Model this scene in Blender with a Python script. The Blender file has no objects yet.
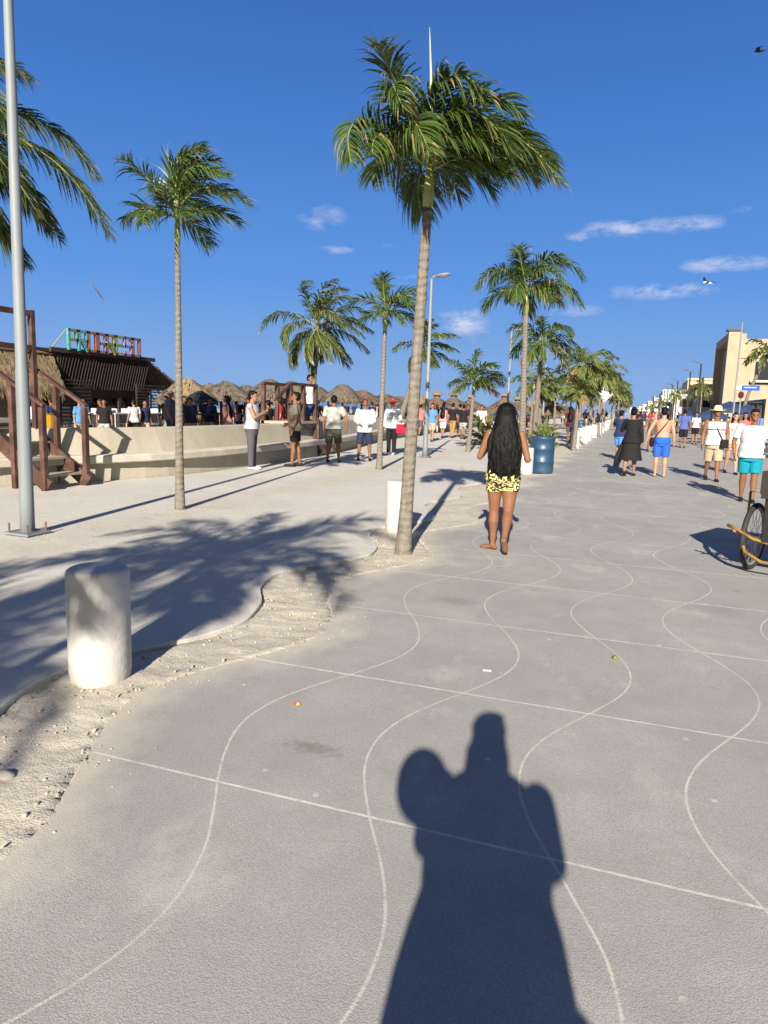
import bpy, math, random
from mathutils import Vector, Matrix, Euler, noise
rnd = random.Random(7)
R = math.radians
SKY_SAT, SKY_HUE, SKY_VAL, SKY_STR, SUN_E, EXPO, CLOUD = 1.15, .5, 1.0, .1, 5.0, 1.12, 4.0
SG = 1.0 / (SKY_STR * 2 ** EXPO)
PI = math.pi
C = bpy.context.scene.collection

# ------------------------------------------------------------------ camera frame
F, CX, CY, EYE = 705.0, 384.0, 512.0, 1.57
DN = Vector((-.03, 1, 107.5 / F)).normalized()
UPc = -DN
Yc = Vector((251, -99.97, F)).normalized()
Xc = Yc.cross(UPc).normalized()

def ray(px, py):
    d = Vector((px - CX, py - CY, F))
    return Vector((Xc.dot(d), Yc.dot(d), UPc.dot(d)))

def G(px, py, z=0.0):                     # a spot on level ground
    d = ray(px, py); t = (z - EYE) / d.z
    return Vector((d.x * t, d.y * t, z))

def atY(px, py, y):
    d = ray(px, py); t = y / d.y
    return Vector((d.x * t, y, EYE + d.z * t))

def atX(px, py, x):
    d = ray(px, py); t = x / d.x
    return Vector((x, d.y * t, EYE + d.z * t))

# ------------------------------------------------------------------ node helpers
def newmat(name):
    m = bpy.data.materials.new(name); m.use_nodes = True
    nt = m.node_tree; b = nt.nodes['Principled BSDF']
    return m, nt, b

class N:
    def __init__(s, nt): s.nt = nt; s.L = nt.links.new
    def nd(s, t, **k):
        n = s.nt.nodes.new(t)
        for a, v in k.items(): setattr(n, a, v)
        return n
    def put(s, sock, v):
        if hasattr(v, 'is_output') or hasattr(v, 'links'): s.L(v, sock)
        else: sock.default_value = v
    def m(s, op, a, b=0.0, c=None, clamp=False):
        n = s.nd('ShaderNodeMath', operation=op); n.use_clamp = clamp
        s.put(n.inputs[0], a)
        if op not in ('SINE', 'COSINE', 'ABSOLUTE', 'FRACT', 'SQRT', 'EXPONENT'): s.put(n.inputs[1], b)
        if c is not None: s.put(n.inputs[2], c)
        return n.outputs[0]
    def mix(s, f, a, b):
        n = s.nd('ShaderNodeMix', data_type='RGBA')
        s.put(n.inputs[0], f)
        for i, v in ((6, a), (7, b)):
            if isinstance(v, (tuple, list)): v = (v[0], v[1], v[2], 1)
            s.put(n.inputs[i], v)
        return n.outputs[2]
    def noise(s, vec, scale, detail=3, rough=.55):
        n = s.nd('ShaderNodeTexNoise'); s.L(vec, n.inputs['Vector'])
        n.inputs['Scale'].default_value = scale; n.inputs['Detail'].default_value = detail
        n.inputs['Roughness'].default_value = rough
        return n.outputs['Fac']
    def vor(s, vec, scale, feature='F1'):
        n = s.nd('ShaderNodeTexVoronoi', feature=feature); s.L(vec, n.inputs['Vector'])
        n.inputs['Scale'].default_value = scale
        return n
    def ramp(s, v, lo, hi, a=0.0, b=1.0):
        n = s.nd('ShaderNodeMapRange'); s.put(n.inputs[0], v)
        n.inputs[1].default_value = lo; n.inputs[2].default_value = hi
        n.inputs[3].default_value = a; n.inputs[4].default_value = b
        return n.outputs[0]
    def bump(s, h, dist, strength=1.0, normal=None):
        n = s.nd('ShaderNodeBump'); s.L(h, n.inputs['Height'])
        n.inputs['Distance'].default_value = dist; n.inputs['Strength'].default_value = strength
        if normal: s.L(normal, n.inputs['Normal'])
        return n.outputs[0]
    def obj(s):
        return s.nd('ShaderNodeTexCoord').outputs['Object']
    def scalev(s, v, sc):
        n = s.nd('ShaderNodeMapping'); s.L(v, n.inputs[0]); n.inputs['Scale'].default_value = sc
        return n.outputs[0]

_mc = {}
def mat(name, col, rough=.8, var=.12, scale=8.0, bump=0.0, bscale=60., metal=0.0, island=0.0, stretch=None, dirt=None, spec=None, trans=0.0):
    if name in _mc: return _mc[name]
    m, nt, b = newmat(name); n = N(nt); v = n.obj()
    if stretch: v = n.scalev(v, stretch)
    f = n.ramp(n.noise(v, scale, 4), .25, .75)
    c0 = tuple(max(0, x * (1 - var)) for x in col); c1 = tuple(min(1, x * (1 + var)) for x in col)
    c = n.mix(f, c0, c1)
    if dirt:
        f2 = n.ramp(n.noise(v, scale * .37 + .6, 5, .65), .48, .72)
        c = n.mix(f2, c, dirt)
    if island:
        g = n.nd('ShaderNodeNewGeometry').outputs['Random Per Island']
        h = n.nd('ShaderNodeHueSaturation'); n.L(c, h.inputs['Color'])
        n.L(n.ramp(g, 0, 1, 1 - island, 1 + island), h.inputs['Value'])
        n.L(n.ramp(n.m('FRACT', n.m('MULTIPLY', g, 7.3)), 0, 1, .485, .515), h.inputs['Hue'])
        c = h.outputs[0]
    n.L(c, b.inputs['Base Color'])
    b.inputs['Roughness'].default_value = rough; b.inputs['Metallic'].default_value = metal
    if spec is not None: b.inputs['Specular IOR Level'].default_value = spec
    if bump: n.L(n.bump(n.noise(v, bscale, 3), bump), b.inputs['Normal'])
    if trans:
        t = n.nd('ShaderNodeBsdfTranslucent'); n.L(c, t.inputs[0])
        mx = n.nd('ShaderNodeMixShader'); mx.inputs[0].default_value = trans
        n.L(b.outputs[0], mx.inputs[1]); n.L(t.outputs[0], mx.inputs[2])
        n.L(mx.outputs[0], nt.nodes['Material Output'].inputs[0])
    _mc[name] = m
    return m

# ------------------------------------------------------------------ mesh builder
class MB:
    def __init__(s): s.v = []; s.f = []; s.mi = []; s.cur = 0
    def add(s, vs, fs):
        o = len(s.v); s.v += [tuple(p) for p in vs]
        for f in fs: s.f.append(tuple(i + o for i in f)); s.mi.append(s.cur)
        return s
    def box(s, c, d, rz=0.0, M=None):
        hx, hy, hz = d[0] / 2, d[1] / 2, d[2] / 2
        cs, sn = math.cos(rz), math.sin(rz); vs = []
        for z in (-hz, hz):
            for x, y in ((-hx, -hy), (hx, -hy), (hx, hy), (-hx, hy)):
                p = Vector((x * cs - y * sn, x * sn + y * cs, z))
                if M: p = M @ p
                vs.append(Vector(c) + p)
        return s.add(vs, [(0, 3, 2, 1), (4, 5, 6, 7), (0, 1, 5, 4), (1, 2, 6, 5), (2, 3, 7, 6), (3, 0, 4, 7)])
    def bar(s, a, b, w, h, up=(0, 0, 1)):          # box beam between two points
        a = Vector(a); b = Vector(b); d = (b - a); L = d.length; d.normalize()
        u = Vector(up)
        if abs(d.dot(u)) > .97: u = Vector((0, 1, 0))
        sd = d.cross(u).normalized(); u = sd.cross(d)
        M = Matrix((sd, d, u)).transposed()
        return s.box((a + b) / 2, (w, L, h), 0, M)
    def tube(s, pts, rad, n=10, cap=True, flat=1.0, side=None):
        pts = [Vector(p) for p in pts]
        if not isinstance(rad, (list, tuple)): rad = [rad] * len(pts)
        o = len(s.v); prev = None; vs = []
        for i, p in enumerate(pts):
            d = (pts[min(i + 1, len(pts) - 1)] - pts[max(i - 1, 0)])
            d = d.normalized() if d.length > 1e-9 else Vector((0, 0, 1))
            if prev is None:
                u = Vector(side) if side else (Vector((1, 0, 0)) if abs(d.x) < .8 else Vector((0, 1, 0)))
            else: u = prev
            u = (u - d * u.dot(d)).normalized(); prev = u; w = d.cross(u)
            for k in range(n):
                a = 2 * PI * k / n
                vs.append(p + (u * math.cos(a) + w * math.sin(a) * flat) * rad[i])
        fs = []
        for i in range(len(pts) - 1):
            for k in range(n):
                k2 = (k + 1) % n
                fs.append((i * n + k, i * n + k2, (i + 1) * n + k2, (i + 1) * n + k))
        if cap:
            fs.append(tuple(reversed(range(n)))); fs.append(tuple((len(pts) - 1) * n + k for k in range(n)))
        return s.add(vs, fs)
    def rings(s, rs, n=20, cap=True):              # rs: (cx,cy,cz,rx,ry)
        vs = []; fs = []
        for (x, y, z, rx, ry) in rs:
            for k in range(n):
                a = 2 * PI * k / n; vs.append((x + rx * math.cos(a), y + ry * math.sin(a), z))
        for i in range(len(rs) - 1):
            for k in range(n):
                k2 = (k + 1) % n; fs.append((i * n + k, i * n + k2, (i + 1) * n + k2, (i + 1) * n + k))
        if cap:
            fs.append(tuple(reversed(range(n)))); fs.append(tuple((len(rs) - 1) * n + k for k in range(n)))
        return s.add(vs, fs)
    def ell(s, c, r, n=14, m=9, M=None):
        vs = []; fs = []; c = Vector(c)
        if not isinstance(r, (tuple, list)): r = (r, r, r)
        for j in range(m + 1):
            t = PI * j / m
            for k in range(n):
                a = 2 * PI * k / n
                p = Vector((r[0] * math.sin(t) * math.cos(a), r[1] * math.sin(t) * math.sin(a), r[2] * math.cos(t)))
                if M: p = M @ p
                vs.append(c + p)
        for j in range(m):
            for k in range(n):
                k2 = (k + 1) % n; fs.append((j * n + k, (j + 1) * n + k, (j + 1) * n + k2, j * n + k2))
        return s.add(vs, fs)
    def torus(s, c, Rr, r, ax='x', n=40, m=8, M=None):
        vs = []; fs = []
        for i in range(n):
            a = 2 * PI * i / n
            for j in range(m):
                b = 2 * PI * j / m; q = Rr + r * math.cos(b)
                p = Vector((r * math.sin(b), q * math.cos(a), q * math.sin(a)))
                if M: p = M @ p
                vs.append(Vector(c) + p)
        for i in range(n):
            for j in range(m):
                fs.append((i * m + j, ((i + 1) % n) * m + j, ((i + 1) % n) * m + (j + 1) % m, i * m + (j + 1) % m))
        return s.add(vs, fs)
    def build(s, name, mats, parent=None, smooth=False, bevel=0.0):
        me = bpy.data.meshes.new(name); me.from_pydata(s.v, [], s.f)
        if not isinstance(mats, (list, tuple)): mats = [mats]
        for m in mats: me.materials.append(m)
        if len(mats) > 1: me.polygons.foreach_set('material_index', s.mi)
        if smooth: me.polygons.foreach_set('use_smooth', [True] * len(me.polygons))
        me.validate(); me.update()
        o = bpy.data.objects.new(name, me); C.objects.link(o)
        if parent: o.parent = parent
        if bevel:
            b = o.modifiers.new('Bevel', 'BEVEL'); b.width = bevel; b.segments = 2; b.limit_method = 'ANGLE'
        return o

def tag(o, label=None, cat=None, group=None, kind=None):
    if label: o['label'] = label
    if cat: o['category'] = cat
    if group: o['group'] = group
    if kind: o['kind'] = kind
    return o
def thing(name, loc=(0, 0, 0), rz=0.0, label=None, cat=None, group=None):
    o = bpy.data.objects.new(name, None); C.objects.link(o); o.empty_display_size = .2
    o.location = loc; o.rotation_euler = (0, 0, rz)
    return tag(o, label, cat, group)
def dup(root, loc, rz=0.0, sc=1.0, label=None, group=None):
    r = root.copy(); C.objects.link(r); r.location = loc; r.rotation_euler = (0, 0, rz)
    r.scale = (sc, sc, sc) if not isinstance(sc, tuple) else sc
    if label: r['label'] = label
    if group: r['group'] = group
    for ch in list(root.children):
        c = ch.copy(); C.objects.link(c); c.parent = r
        for g in list(ch.children):
            d = g.copy(); C.objects.link(d); d.parent = c
    return r

# ------------------------------------------------------------------ the ground
WA, WP, WT = .228, 2.655, 1.63                    # amplitude, period, phase of the wavy joints
def wave(y): return WA * math.cos(2 * PI * (y - WT) / WP)

def pave_mat():
    m, nt, b = newmat('textured_grey_concrete'); n = N(nt); v = n.obj()
    sp = n.nd('ShaderNodeSeparateXYZ'); n.L(v, sp.inputs[0]); x, y = sp.outputs[0], sp.outputs[1]
    wob = n.m('MULTIPLY', n.m('SUBTRACT', n.noise(v, 1.1, 2), .5), .06)
    ang = n.m('MULTIPLY', n.m('SUBTRACT', n.m('ADD', y, wob), WT), 2 * PI / WP)
    wv = n.m('MULTIPLY', n.m('COSINE', ang), WA)
    sl = n.m('MULTIPLY', n.m('SINE', ang), WA * 2 * PI / WP)
    g = n.m('SQRT', n.m('ADD', n.m('MULTIPLY', sl, sl), 1.0))
    u = n.m('SUBTRACT', n.m('SUBTRACT', x, wv), -1.48)
    u = n.m('ADD', u, n.m('MULTIPLY', wob, .4))
    q = n.m('DIVIDE', u, .677)
    dx = n.m('DIVIDE', n.m('MULTIPLY', n.m('ABSOLUTE', n.m('SUBTRACT', n.m('FRACT', n.m('ADD', q, 100.5)), .5)), .677), g)
    q2 = n.m('DIVIDE', n.m('SUBTRACT', n.m('ADD', y, n.m('MULTIPLY', wob, .35)), 2.36), 1.305)
    dy = n.m('MULTIPLY', n.m('ABSOLUTE', n.m('SUBTRACT', n.m('FRACT', n.m('ADD', q2, 100.5)), .5)), 1.305)
    jit = n.m('MULTIPLY', n.m('SUBTRACT', n.noise(v, 60, 3), .5), .008)
    fade = n.m('MULTIPLY', n.ramp(n.noise(v, .9, 3), .34, .54, .5, 1.0), n.ramp(n.noise(v, 17, 4, .7), .36, .52, .35, 1.0))
    lx = n.ramp(n.m('ADD', dx, jit), .0030, .0072, 1, 0)
    ly = n.ramp(n.m('ADD', dy, jit), .0042, .0095, 1, 0)
    fine = n.noise(v, 300, 2, .7)
    spk = n.vor(v, 185); spk_d = spk.outputs['Distance']
    big = n.noise(v, .55, 4, .6); mid = n.noise(v, 3.2, 5, .65)
    c = n.mix(n.ramp(big, .34, .66), (.335, .33, .308), (.485, .472, .432))
    c = n.mix(n.ramp(mid, .38, .68, 0, .6), c, (.30, .29, .265))
    c = n.mix(n.ramp(spk_d, .24, .66, 0, .55), c, (.23, .222, .205))
    c = n.mix(n.ramp(fine, .36, .56, .55, 0), c, (.16, .157, .147))
    gum = n.vor(v, .95); gd = n.m('ADD', gum.outputs['Distance'], n.m('MULTIPLY', n.m('SUBTRACT', n.noise(v, 11, 4, .7), .5), .35))
    c = n.mix(n.ramp(gd, .06, .24, .35, 0), c, (.19, .182, .165))
    pal = n.ramp(n.noise(v, 95, 2), .62, .72, 0, .35)
    c = n.mix(pal, c, (.55, .53, .49))
    # worn sand dust and dark spots
    dust = n.ramp(n.noise(n.scalev(v, (1, .55, 1)), 1.7, 5, .7), .56, .78, 0, .4)
    c = n.mix(dust, c, (.62, .58, .50))
    edge = n.m('ADD', n.m('SUBTRACT', x, wv), 2.15); edge = n.m('SUBTRACT', edge, n.m('MULTIPLY', n.noise(v, 4, 5, .7), .55))
    c = n.mix(n.ramp(edge, -.30, .04, .6, 0), c, (.55, .49, .39))
    scuff = n.ramp(n.noise(n.scalev(v, (1, .22, 1)), 3.4, 6, .75), .60, .74, 0, .35); c = n.mix(scuff, c, (.27, .255, .225))
    drop = n.vor(v, 3.1); dd3 = n.m('ADD', drop.outputs['Distance'], n.m('MULTIPLY', n.m('SUBTRACT', n.noise(v, 33, 3), .5), .12)); c = n.mix(n.ramp(dd3, .02, .06, .45, 0), c, (.66, .63, .56))
    st = n.vor(v, 1.35); sd = n.m('ADD', st.outputs['Distance'], n.m('MULTIPLY', n.m('SUBTRACT', n.noise(v, 28, 3), .5), .09))
    c = n.mix(n.ramp(sd, .018, .045, .5, 0), c, (.12, .108, .09))
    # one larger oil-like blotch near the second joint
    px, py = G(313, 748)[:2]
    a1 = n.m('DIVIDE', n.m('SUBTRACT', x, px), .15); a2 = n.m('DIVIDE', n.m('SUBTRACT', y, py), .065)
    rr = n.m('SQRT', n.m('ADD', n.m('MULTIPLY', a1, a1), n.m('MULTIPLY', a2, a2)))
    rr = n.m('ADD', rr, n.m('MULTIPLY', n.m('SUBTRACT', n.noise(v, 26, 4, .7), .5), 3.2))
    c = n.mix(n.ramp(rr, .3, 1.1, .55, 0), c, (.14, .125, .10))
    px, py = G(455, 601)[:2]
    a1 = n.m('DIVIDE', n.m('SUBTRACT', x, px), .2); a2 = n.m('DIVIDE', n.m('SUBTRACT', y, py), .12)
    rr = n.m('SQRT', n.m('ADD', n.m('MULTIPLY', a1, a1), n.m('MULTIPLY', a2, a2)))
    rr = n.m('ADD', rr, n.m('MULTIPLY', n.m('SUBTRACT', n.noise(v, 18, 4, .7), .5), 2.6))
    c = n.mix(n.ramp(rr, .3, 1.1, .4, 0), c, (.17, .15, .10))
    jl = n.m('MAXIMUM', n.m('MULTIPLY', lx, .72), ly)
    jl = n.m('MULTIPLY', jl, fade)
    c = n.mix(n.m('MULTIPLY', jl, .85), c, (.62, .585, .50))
    n.L(c, b.inputs['Base Color']); b.inputs['Roughness'].default_value = .8
    b.inputs['Specular IOR Level'].default_value = .3
    h = n.m('SUBTRACT', n.m('MULTIPLY', spk_d, -1.0), n.m('MULTIPLY', jl, 1.0))
    nb = n.bump(h, .0016, .5)
    n.L(n.bump(mid, .004, .3, nb), b.inputs['Normal'])
    return m

def sandc(n, v):
    c = n.mix(n.ramp(n.noise(v, 2.3, 5, .65), .3, .7), (.43, .395, .33), (.56, .52, .44))
    c = n.mix(n.ramp(n.noise(v, 45, 3, .7), .35, .7, .35, 0), c, (.30, .25, .18))
    sp = n.vor(v, 38)
    c = n.mix(n.ramp(sp.outputs['Distance'], .05, .17, .5, 0), c, (.70, .64, .54))
    return c

def slab_mat():
    m, nt, b = newmat('pale_worn_concrete'); n = N(nt); v = n.obj()
    sp = n.nd('ShaderNodeSeparateXYZ'); n.L(v, sp.inputs[0]); x, y = sp.outputs[0], sp.outputs[1]
    c = n.mix(n.ramp(n.noise(v, .6, 5, .6), .3, .7), (.49, .468, .42), (.58, .555, .495))
    c = n.mix(n.ramp(n.noise(v, 7, 5, .7), .4, .75, 0, .35), c, (.35, .33, .29))
    c = n.mix(n.ramp(n.noise(v, 160, 2), .3, .7, .18, 0), c, (.22, .21, .19))
    # sand blown round the planting strip
    w = n.m('ABSOLUTE', n.m('ADD', x, 5.75))
    w = n.m('ADD', w, n.m('MULTIPLY', n.m('SUBTRACT', n.noise(v, .8, 4, .6), .5), 2.2))
    w = n.m('ADD', w, n.m('MULTIPLY', n.m('SUBTRACT', n.noise(v, 14, 4, .7), .5), .9))
    f = n.ramp(w, .15, .75, .8, 0)
    c = n.mix(f, c, sandc(n, v))
    sp2 = n.vor(v, 5.5)
    sd = n.m('ADD', sp2.outputs['Distance'], n.m('MULTIPLY', n.m('SUBTRACT', n.noise(v, 40, 3), .5), .1))
    c = n.mix(n.ramp(sd, .03, .06, .4, 0), c, (.2, .17, .13))
    # straight saw joints
    for k in range(1):
        q = n.m('FRACT', n.m('ADD', n.m('DIVIDE', n.m('ADD', y, n.m('MULTIPLY', x, .02)), 2.61), 100.1))
        dd = n.m('MULTIPLY', n.m('ABSOLUTE', n.m('SUBTRACT', q, .5)), 2.61)
        c = n.mix(n.ramp(dd, .004, .009, .4, 0), c, (.58, .55, .47))
    n.L(c, b.inputs['Base Color']); b.inputs['Roughness'].default_value = .85
    b.inputs['Specular IOR Level'].default_value = .25
    h = n.m('ADD', n.noise(v, 90, 3), n.m('MULTIPLY', n.noise(v, 9, 3), 2.0))
    n.L(n.bump(h, .006, .6), b.inputs['Normal'])
    return m

def sand_mat(name, fac=1.0):
    m, nt, b = newmat(name); n = N(nt); v = n.obj()
    c = sandc(n, v)
    n.L(c, b.inputs['Base Color']); b.inputs['Roughness'].default_value = .95
    b.inputs['Specular IOR Level'].default_value = .1
    h = n.m('ADD', n.noise(v, 120, 3), n.m('MULTIPLY', n.noise(v, 22, 4), 1.5))
    n.L(n.bump(h, .007, .7), b.inputs['Normal'])
    return m

PAVE, SLAB, SAND = pave_mat(), slab_mat(), sand_mat('coarse_sand')

WALL = [(-10.9, -12), (-10.7, 4), (-10.1, 8.3), (-9.95, 9.3), (-9.5, 10.1), (-9.0, 10.9), (-8.72, 12), (-8.62, 14.4), (-8.66, 18.7), (-9.0, 21.8),
        (-9.6, 25), (-10.3, 29), (-11.2, 42), (-12, 60), (-13, 110), (-14, 320)]
def wallx(y):
    return sum(_wallx(y + d) for d in (-1.2, -.8, -.4, 0, .4, .8, 1.2)) / 7
def _wallx(y):
    y = max(WALL[0][1], min(WALL[-1][1], y))
    for (a, b), (c, d) in zip(WALL, WALL[1:]):
        if b <= y <= d: return a + (c - a) * (y - b) / (d - b)
    return WALL[-1][0]

ys = []
y = -10.0
while y < 330:
    ys.append(y); y += .06 if y < 16 else (.16 if y < 45 else 1.4)

def strip(name, xa, xb, z, m, drop, amp_a=1, amp_b=0):
    mb = MB(); vs = []; fs = []
    for y in ys:
        k = 1.0 if y < 45 else 0
        x0 = xa(y); x1 = xb(y)
        vs += [(x0, y, z - drop), (x0, y, z - .006), (x0 + (.006 if x1 > x0 else -.006), y, z), (x1, y, z), (x1, y, z - drop)]
    for i in range(len(ys) - 1):
        a = i * 5; b = a + 5
        for j in range(4): fs.append((a + j, a + j + 1, b + j + 1, b + j) if xb(0) < xa(0) else (a + j, b + j, b + j + 1, a + j + 1))
    mb.add(vs, fs)
    return tag(mb.build(name, m), kind='structure')

def edge_r(y):                                    # left edge of the grey promenade
    s = min(1, max(0, (y - 9) / 4))
    return -2.15 + wave(y) * (1 - s * .4) + .02 * noise.noise(Vector((0, y * 3, 0)))
def edge_l(y):
    s = min(1, max(0, (y - 9) / 4))
    return -2.76 + wave(y) * (1 - s * .4) - s * .25 + .02 * noise.noise(Vector((5, y * 3, 0)))
strip('promenade', edge_r, lambda y: 4.9, 0.0, PAVE, .14)
strip('side_pavement', edge_l, lambda y: wallx(y) + .02, .008, SLAB, .12)

# sand strip between the two pavements, real relief
mb = MB(); vs = []; fs = []
sy = []; y = -3.0
while y < 60: sy.append(y); y += .035 if y < 9 else (.12 if y < 25 else .6)
NX = 44
for y in sy:
    for i in range(NX + 1):
        x = -3.55 + 2.0 * i / NX
        t = (x - edge_l(y)) / (edge_r(y) - edge_l(y))
        z = -.014 + .010 * noise.noise(Vector((x * 2.2, y * 2.2, 0))) + .012 * noise.noise(Vector((x * 8, y * 8, 1))) + .007 * noise.noise(Vector((x * 24, y * 24, 3)))
        z += .012 * max(0, min(1, t)) ** 3
        if t < .06: z -= .008
        z = min(z, .003 if t > .9 else .02)
        if t > 1.03: z = -.06
        if t < -.05: z = -.06
        vs.append((x, y, z))
for j in range(len(sy) - 1):
    for i in range(NX):
        a = j * (NX + 1) + i; fs.append((a, a + 1, a + NX + 2, a + NX + 1))
mb.add(vs, fs); tag(mb.build('sand_strip', SAND, smooth=True), kind='structure')
# base sheet to the horizon, beach and sea
m_far = mat('far_ground', (.40, .37, .31), .95, .1, .05)
tag(MB().add([(-12.5, -80, -.16), (2500, -80, -.16), (2500, 6000, -.16), (-12.5, 6000, -.16)], [(0, 1, 2, 3)]).build('ground', m_far), kind='structure')
mb = MB(); vs = []; fs = []
bx = [-9.2, -12, -18, -26, -40, -60, -80, -95, -110]; bz = [-.03, -.02, .02, .05, .02, 0, -.3, -1.2, -2.5]
byy = [-80, -20, 0, 10, 20, 40, 80, 160, 320, 700]
for yy in byy:
    for k, xx in enumerate(bx):
        xx2 = (wallx(max(-12, min(320, yy))) - .45) if k == 0 else (min(xx, wallx(max(-12, min(320, yy))) - 1) if k == 1 else xx)
        vs.append((xx2, yy, bz[k] + (.0 if k < 2 else .04 * noise.noise(Vector((xx, yy * .1, 0))))))
for j in range(len(byy) - 1):
    for i in range(len(bx) - 1):
        a = j * len(bx) + i; b = a + len(bx); fs.append((a, b, b + 1, a + 1))
tag(mb.add(vs, fs).build('beach', sand_mat('beach_sand')), kind='structure')
m_sea, nt, b = newmat('sea_water'); n = N(nt); v = n.obj()
n.L(n.mix(n.noise(v, .05, 3), (.03, .12, .14), (.05, .18, .19)), b.inputs['Base Color']); b.inputs['Roughness'].default_value = .12
n.L(n.bump(n.noise(n.scalev(v, (1, .3, 1)), .8, 4), .3), b.inputs['Normal'])
tag(MB().add([(-6000, -80, -.7), (-84, -80, -.7), (-84, 700, -.7), (-84, 6000, -.7), (-6000, 6000, -.7)], [(0, 1, 2, 3, 4)]).build('sea', m_sea), kind='structure')

# road and far pavement on the right
m_as = mat('asphalt', (.085, .083, .08), .9, .2, 3, .006, 150)
m_kerb = mat('kerb_concrete', (.42, .40, .36), .85, .15, 3, .004, 60, dirt=(.28, .26, .23))
tag(MB().add([(4.9, -10, .006), (7.0, -10, .006), (7.0, 330, .006), (4.9, 330, .006)], [(0, 1, 2, 3)]).build('road', m_as), kind='structure')
tag(MB().box((4.98, 160, .055), (.16, 340, .13)).build('kerb', m_kerb, bevel=.015), kind='structure')
tag(MB().box((16, 160, .03), (18, 340, .12)).build('far_pavement', m_kerb), kind='structure')

# ---- pebbles, rock, litter
m_peb = mat('pebble', (.36, .31, .24), .9, .2, 30, island=.35)
mb = MB()
for i in range(1100):
    y = rnd.uniform(.8, 9) if i < 1100 else rnd.uniform(5, 22)
    x = edge_l(y) + (edge_r(y) - edge_l(y)) * rnd.uniform(.04, 1.03)
    r = rnd.choice((.003, .004, .004, .005, .006, .009)) * rnd.uniform(.7, 1.3)
    zz = -.012 if x < edge_r(y) - .1 else .0
    mb.ell((x, y, zz + r * .3), (r * rnd.uniform(.8, 1.5), r, r * .7), 6, 4, Euler((rnd.random(), rnd.random(), rnd.random() * 6)).to_matrix())
for i in range(420):
    y = rnd.uniform(5, 24); x = -5.75 + rnd.gauss(0, .42); r = rnd.uniform(.003, .007)
    mb.ell((x, y, .018 + r * .3), (r * 1.3, r, r * .7), 6, 4)
for i in range(130):
    y = rnd.uniform(1.5, 9); x = edge_r(y) + abs(rnd.gauss(0, .12)); r = rnd.uniform(.0025, .006)
    mb.ell((x, y, r * .4), (r * 1.2, r, r * .7), 5, 4)
tag(mb.build('pebbles', m_peb), 'pale pebbles and broken bits scattered over the sandy strip', 'pebbles', kind='stuff')
p = G(8, 776)
mb = MB(); mb.ell((0, 0, .012), (.05, .03, .022), 14, 9)
mb.v = [(a + .008 * noise.noise(Vector((a * 30, b_ * 30, c_ * 30))), b_ + .008 * noise.noise(Vector((a * 30 + 9, b_ * 30, c_ * 30))), c_) for a, b_, c_ in mb.v]
o = mb.build('rock', mat('pale_rock', (.33, .31, .27), .9, .15, 14, .004, 60), smooth=True); o.location = (p.x - .02, p.y, -.015); o.rotation_euler = (0, .1, .3)
tag(o, 'pale fist-sized stone lying in the shaded sand left of the near bollard', 'rock')
def litter(px, py, cols, nm, lab, cat, s=.02):
    p = G(px, py); r = thing(nm, (p.x, p.y, .003), .3, lab, cat)
    for k, (cn, cc) in enumerate(cols):
        q = MB(); a = k * s * 1.1
        q.add([(a, 0, 0), (a + s, .004, .006), (a + s * .9, s * .7, .003), (a + .002, s * .8, .009), (a, 0, .002), (a + s, .004, .008), (a + s * .9, s * .7, .005), (a + .002, s * .8, .011)],
              [(0, 3, 2, 1), (4, 5, 6, 7), (0, 1, 5, 4), (1, 2, 6, 5), (2, 3, 7, 6), (3, 0, 4, 7)])
        q.build('wrapper_piece', mat(cn, cc, .4), r)
litter(292, 706, [('litter_red', (.7, .08, .06)), ('litter_yellow', (.8, .5, .03))], 'wrapper', 'crumpled red and yellow sweet wrapper on the grey paving', 'litter')
p = G(615, 659)
q = MB(); q.ell((0, 0, .012), (.017, .022, .013), 10, 7)
o = q.build('fallen_leaf', mat('yellow_leaf', (.16, .18, .03), .6), smooth=True); o.location = (p.x, p.y, .0)
tag(o, 'small yellow-green curled fallen leaf on the grey paving', 'leaf')
p = G(487, 671)
q = MB().box((0, 0, .003), (.05, .012, .004), .2); o = q.build('paper_scrap', mat('white_scrap', (.7, .7, .68), .7)); o.location = (p.x, p.y, .001)
tag(o, 'thin white paper scrap lying beside a wavy joint', 'litter')

# ------------------------------------------------------------------ sea wall with bench
m_wall, nt, b = newmat('weathered_render'); n = N(nt); v = n.obj()
c = n.mix(n.ramp(n.noise(v, .9, 5, .6), .3, .7), (.34, .305, .235), (.43, .39, .31))
c = n.mix(n.ramp(n.noise(n.scalev(v, (1, 1.0, .25)), 3.0, 5, .7), .5, .75, 0, .5), c, (.30, .26, .19))
c = n.mix(n.ramp(n.noise(v, 40, 3), .4, .8, 0, .25), c, (.24, .21, .16))
n.L(c, b.inputs['Base Color']); b.inputs['Roughness'].default_value = .9
n.L(n.bump(n.noise(v, 30, 4), .01, .6), b.inputs['Normal'])
m_ledge = mat('ledge_concrete', (.48, .445, .375), .85, .12, 2.5, .006, 40, dirt=(.40, .36, .29))
root = thing('sea_wall', (0, 0, 0), 0, 'low beige concrete sea wall with a continuous bench ledge along the beach', 'wall')
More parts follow.
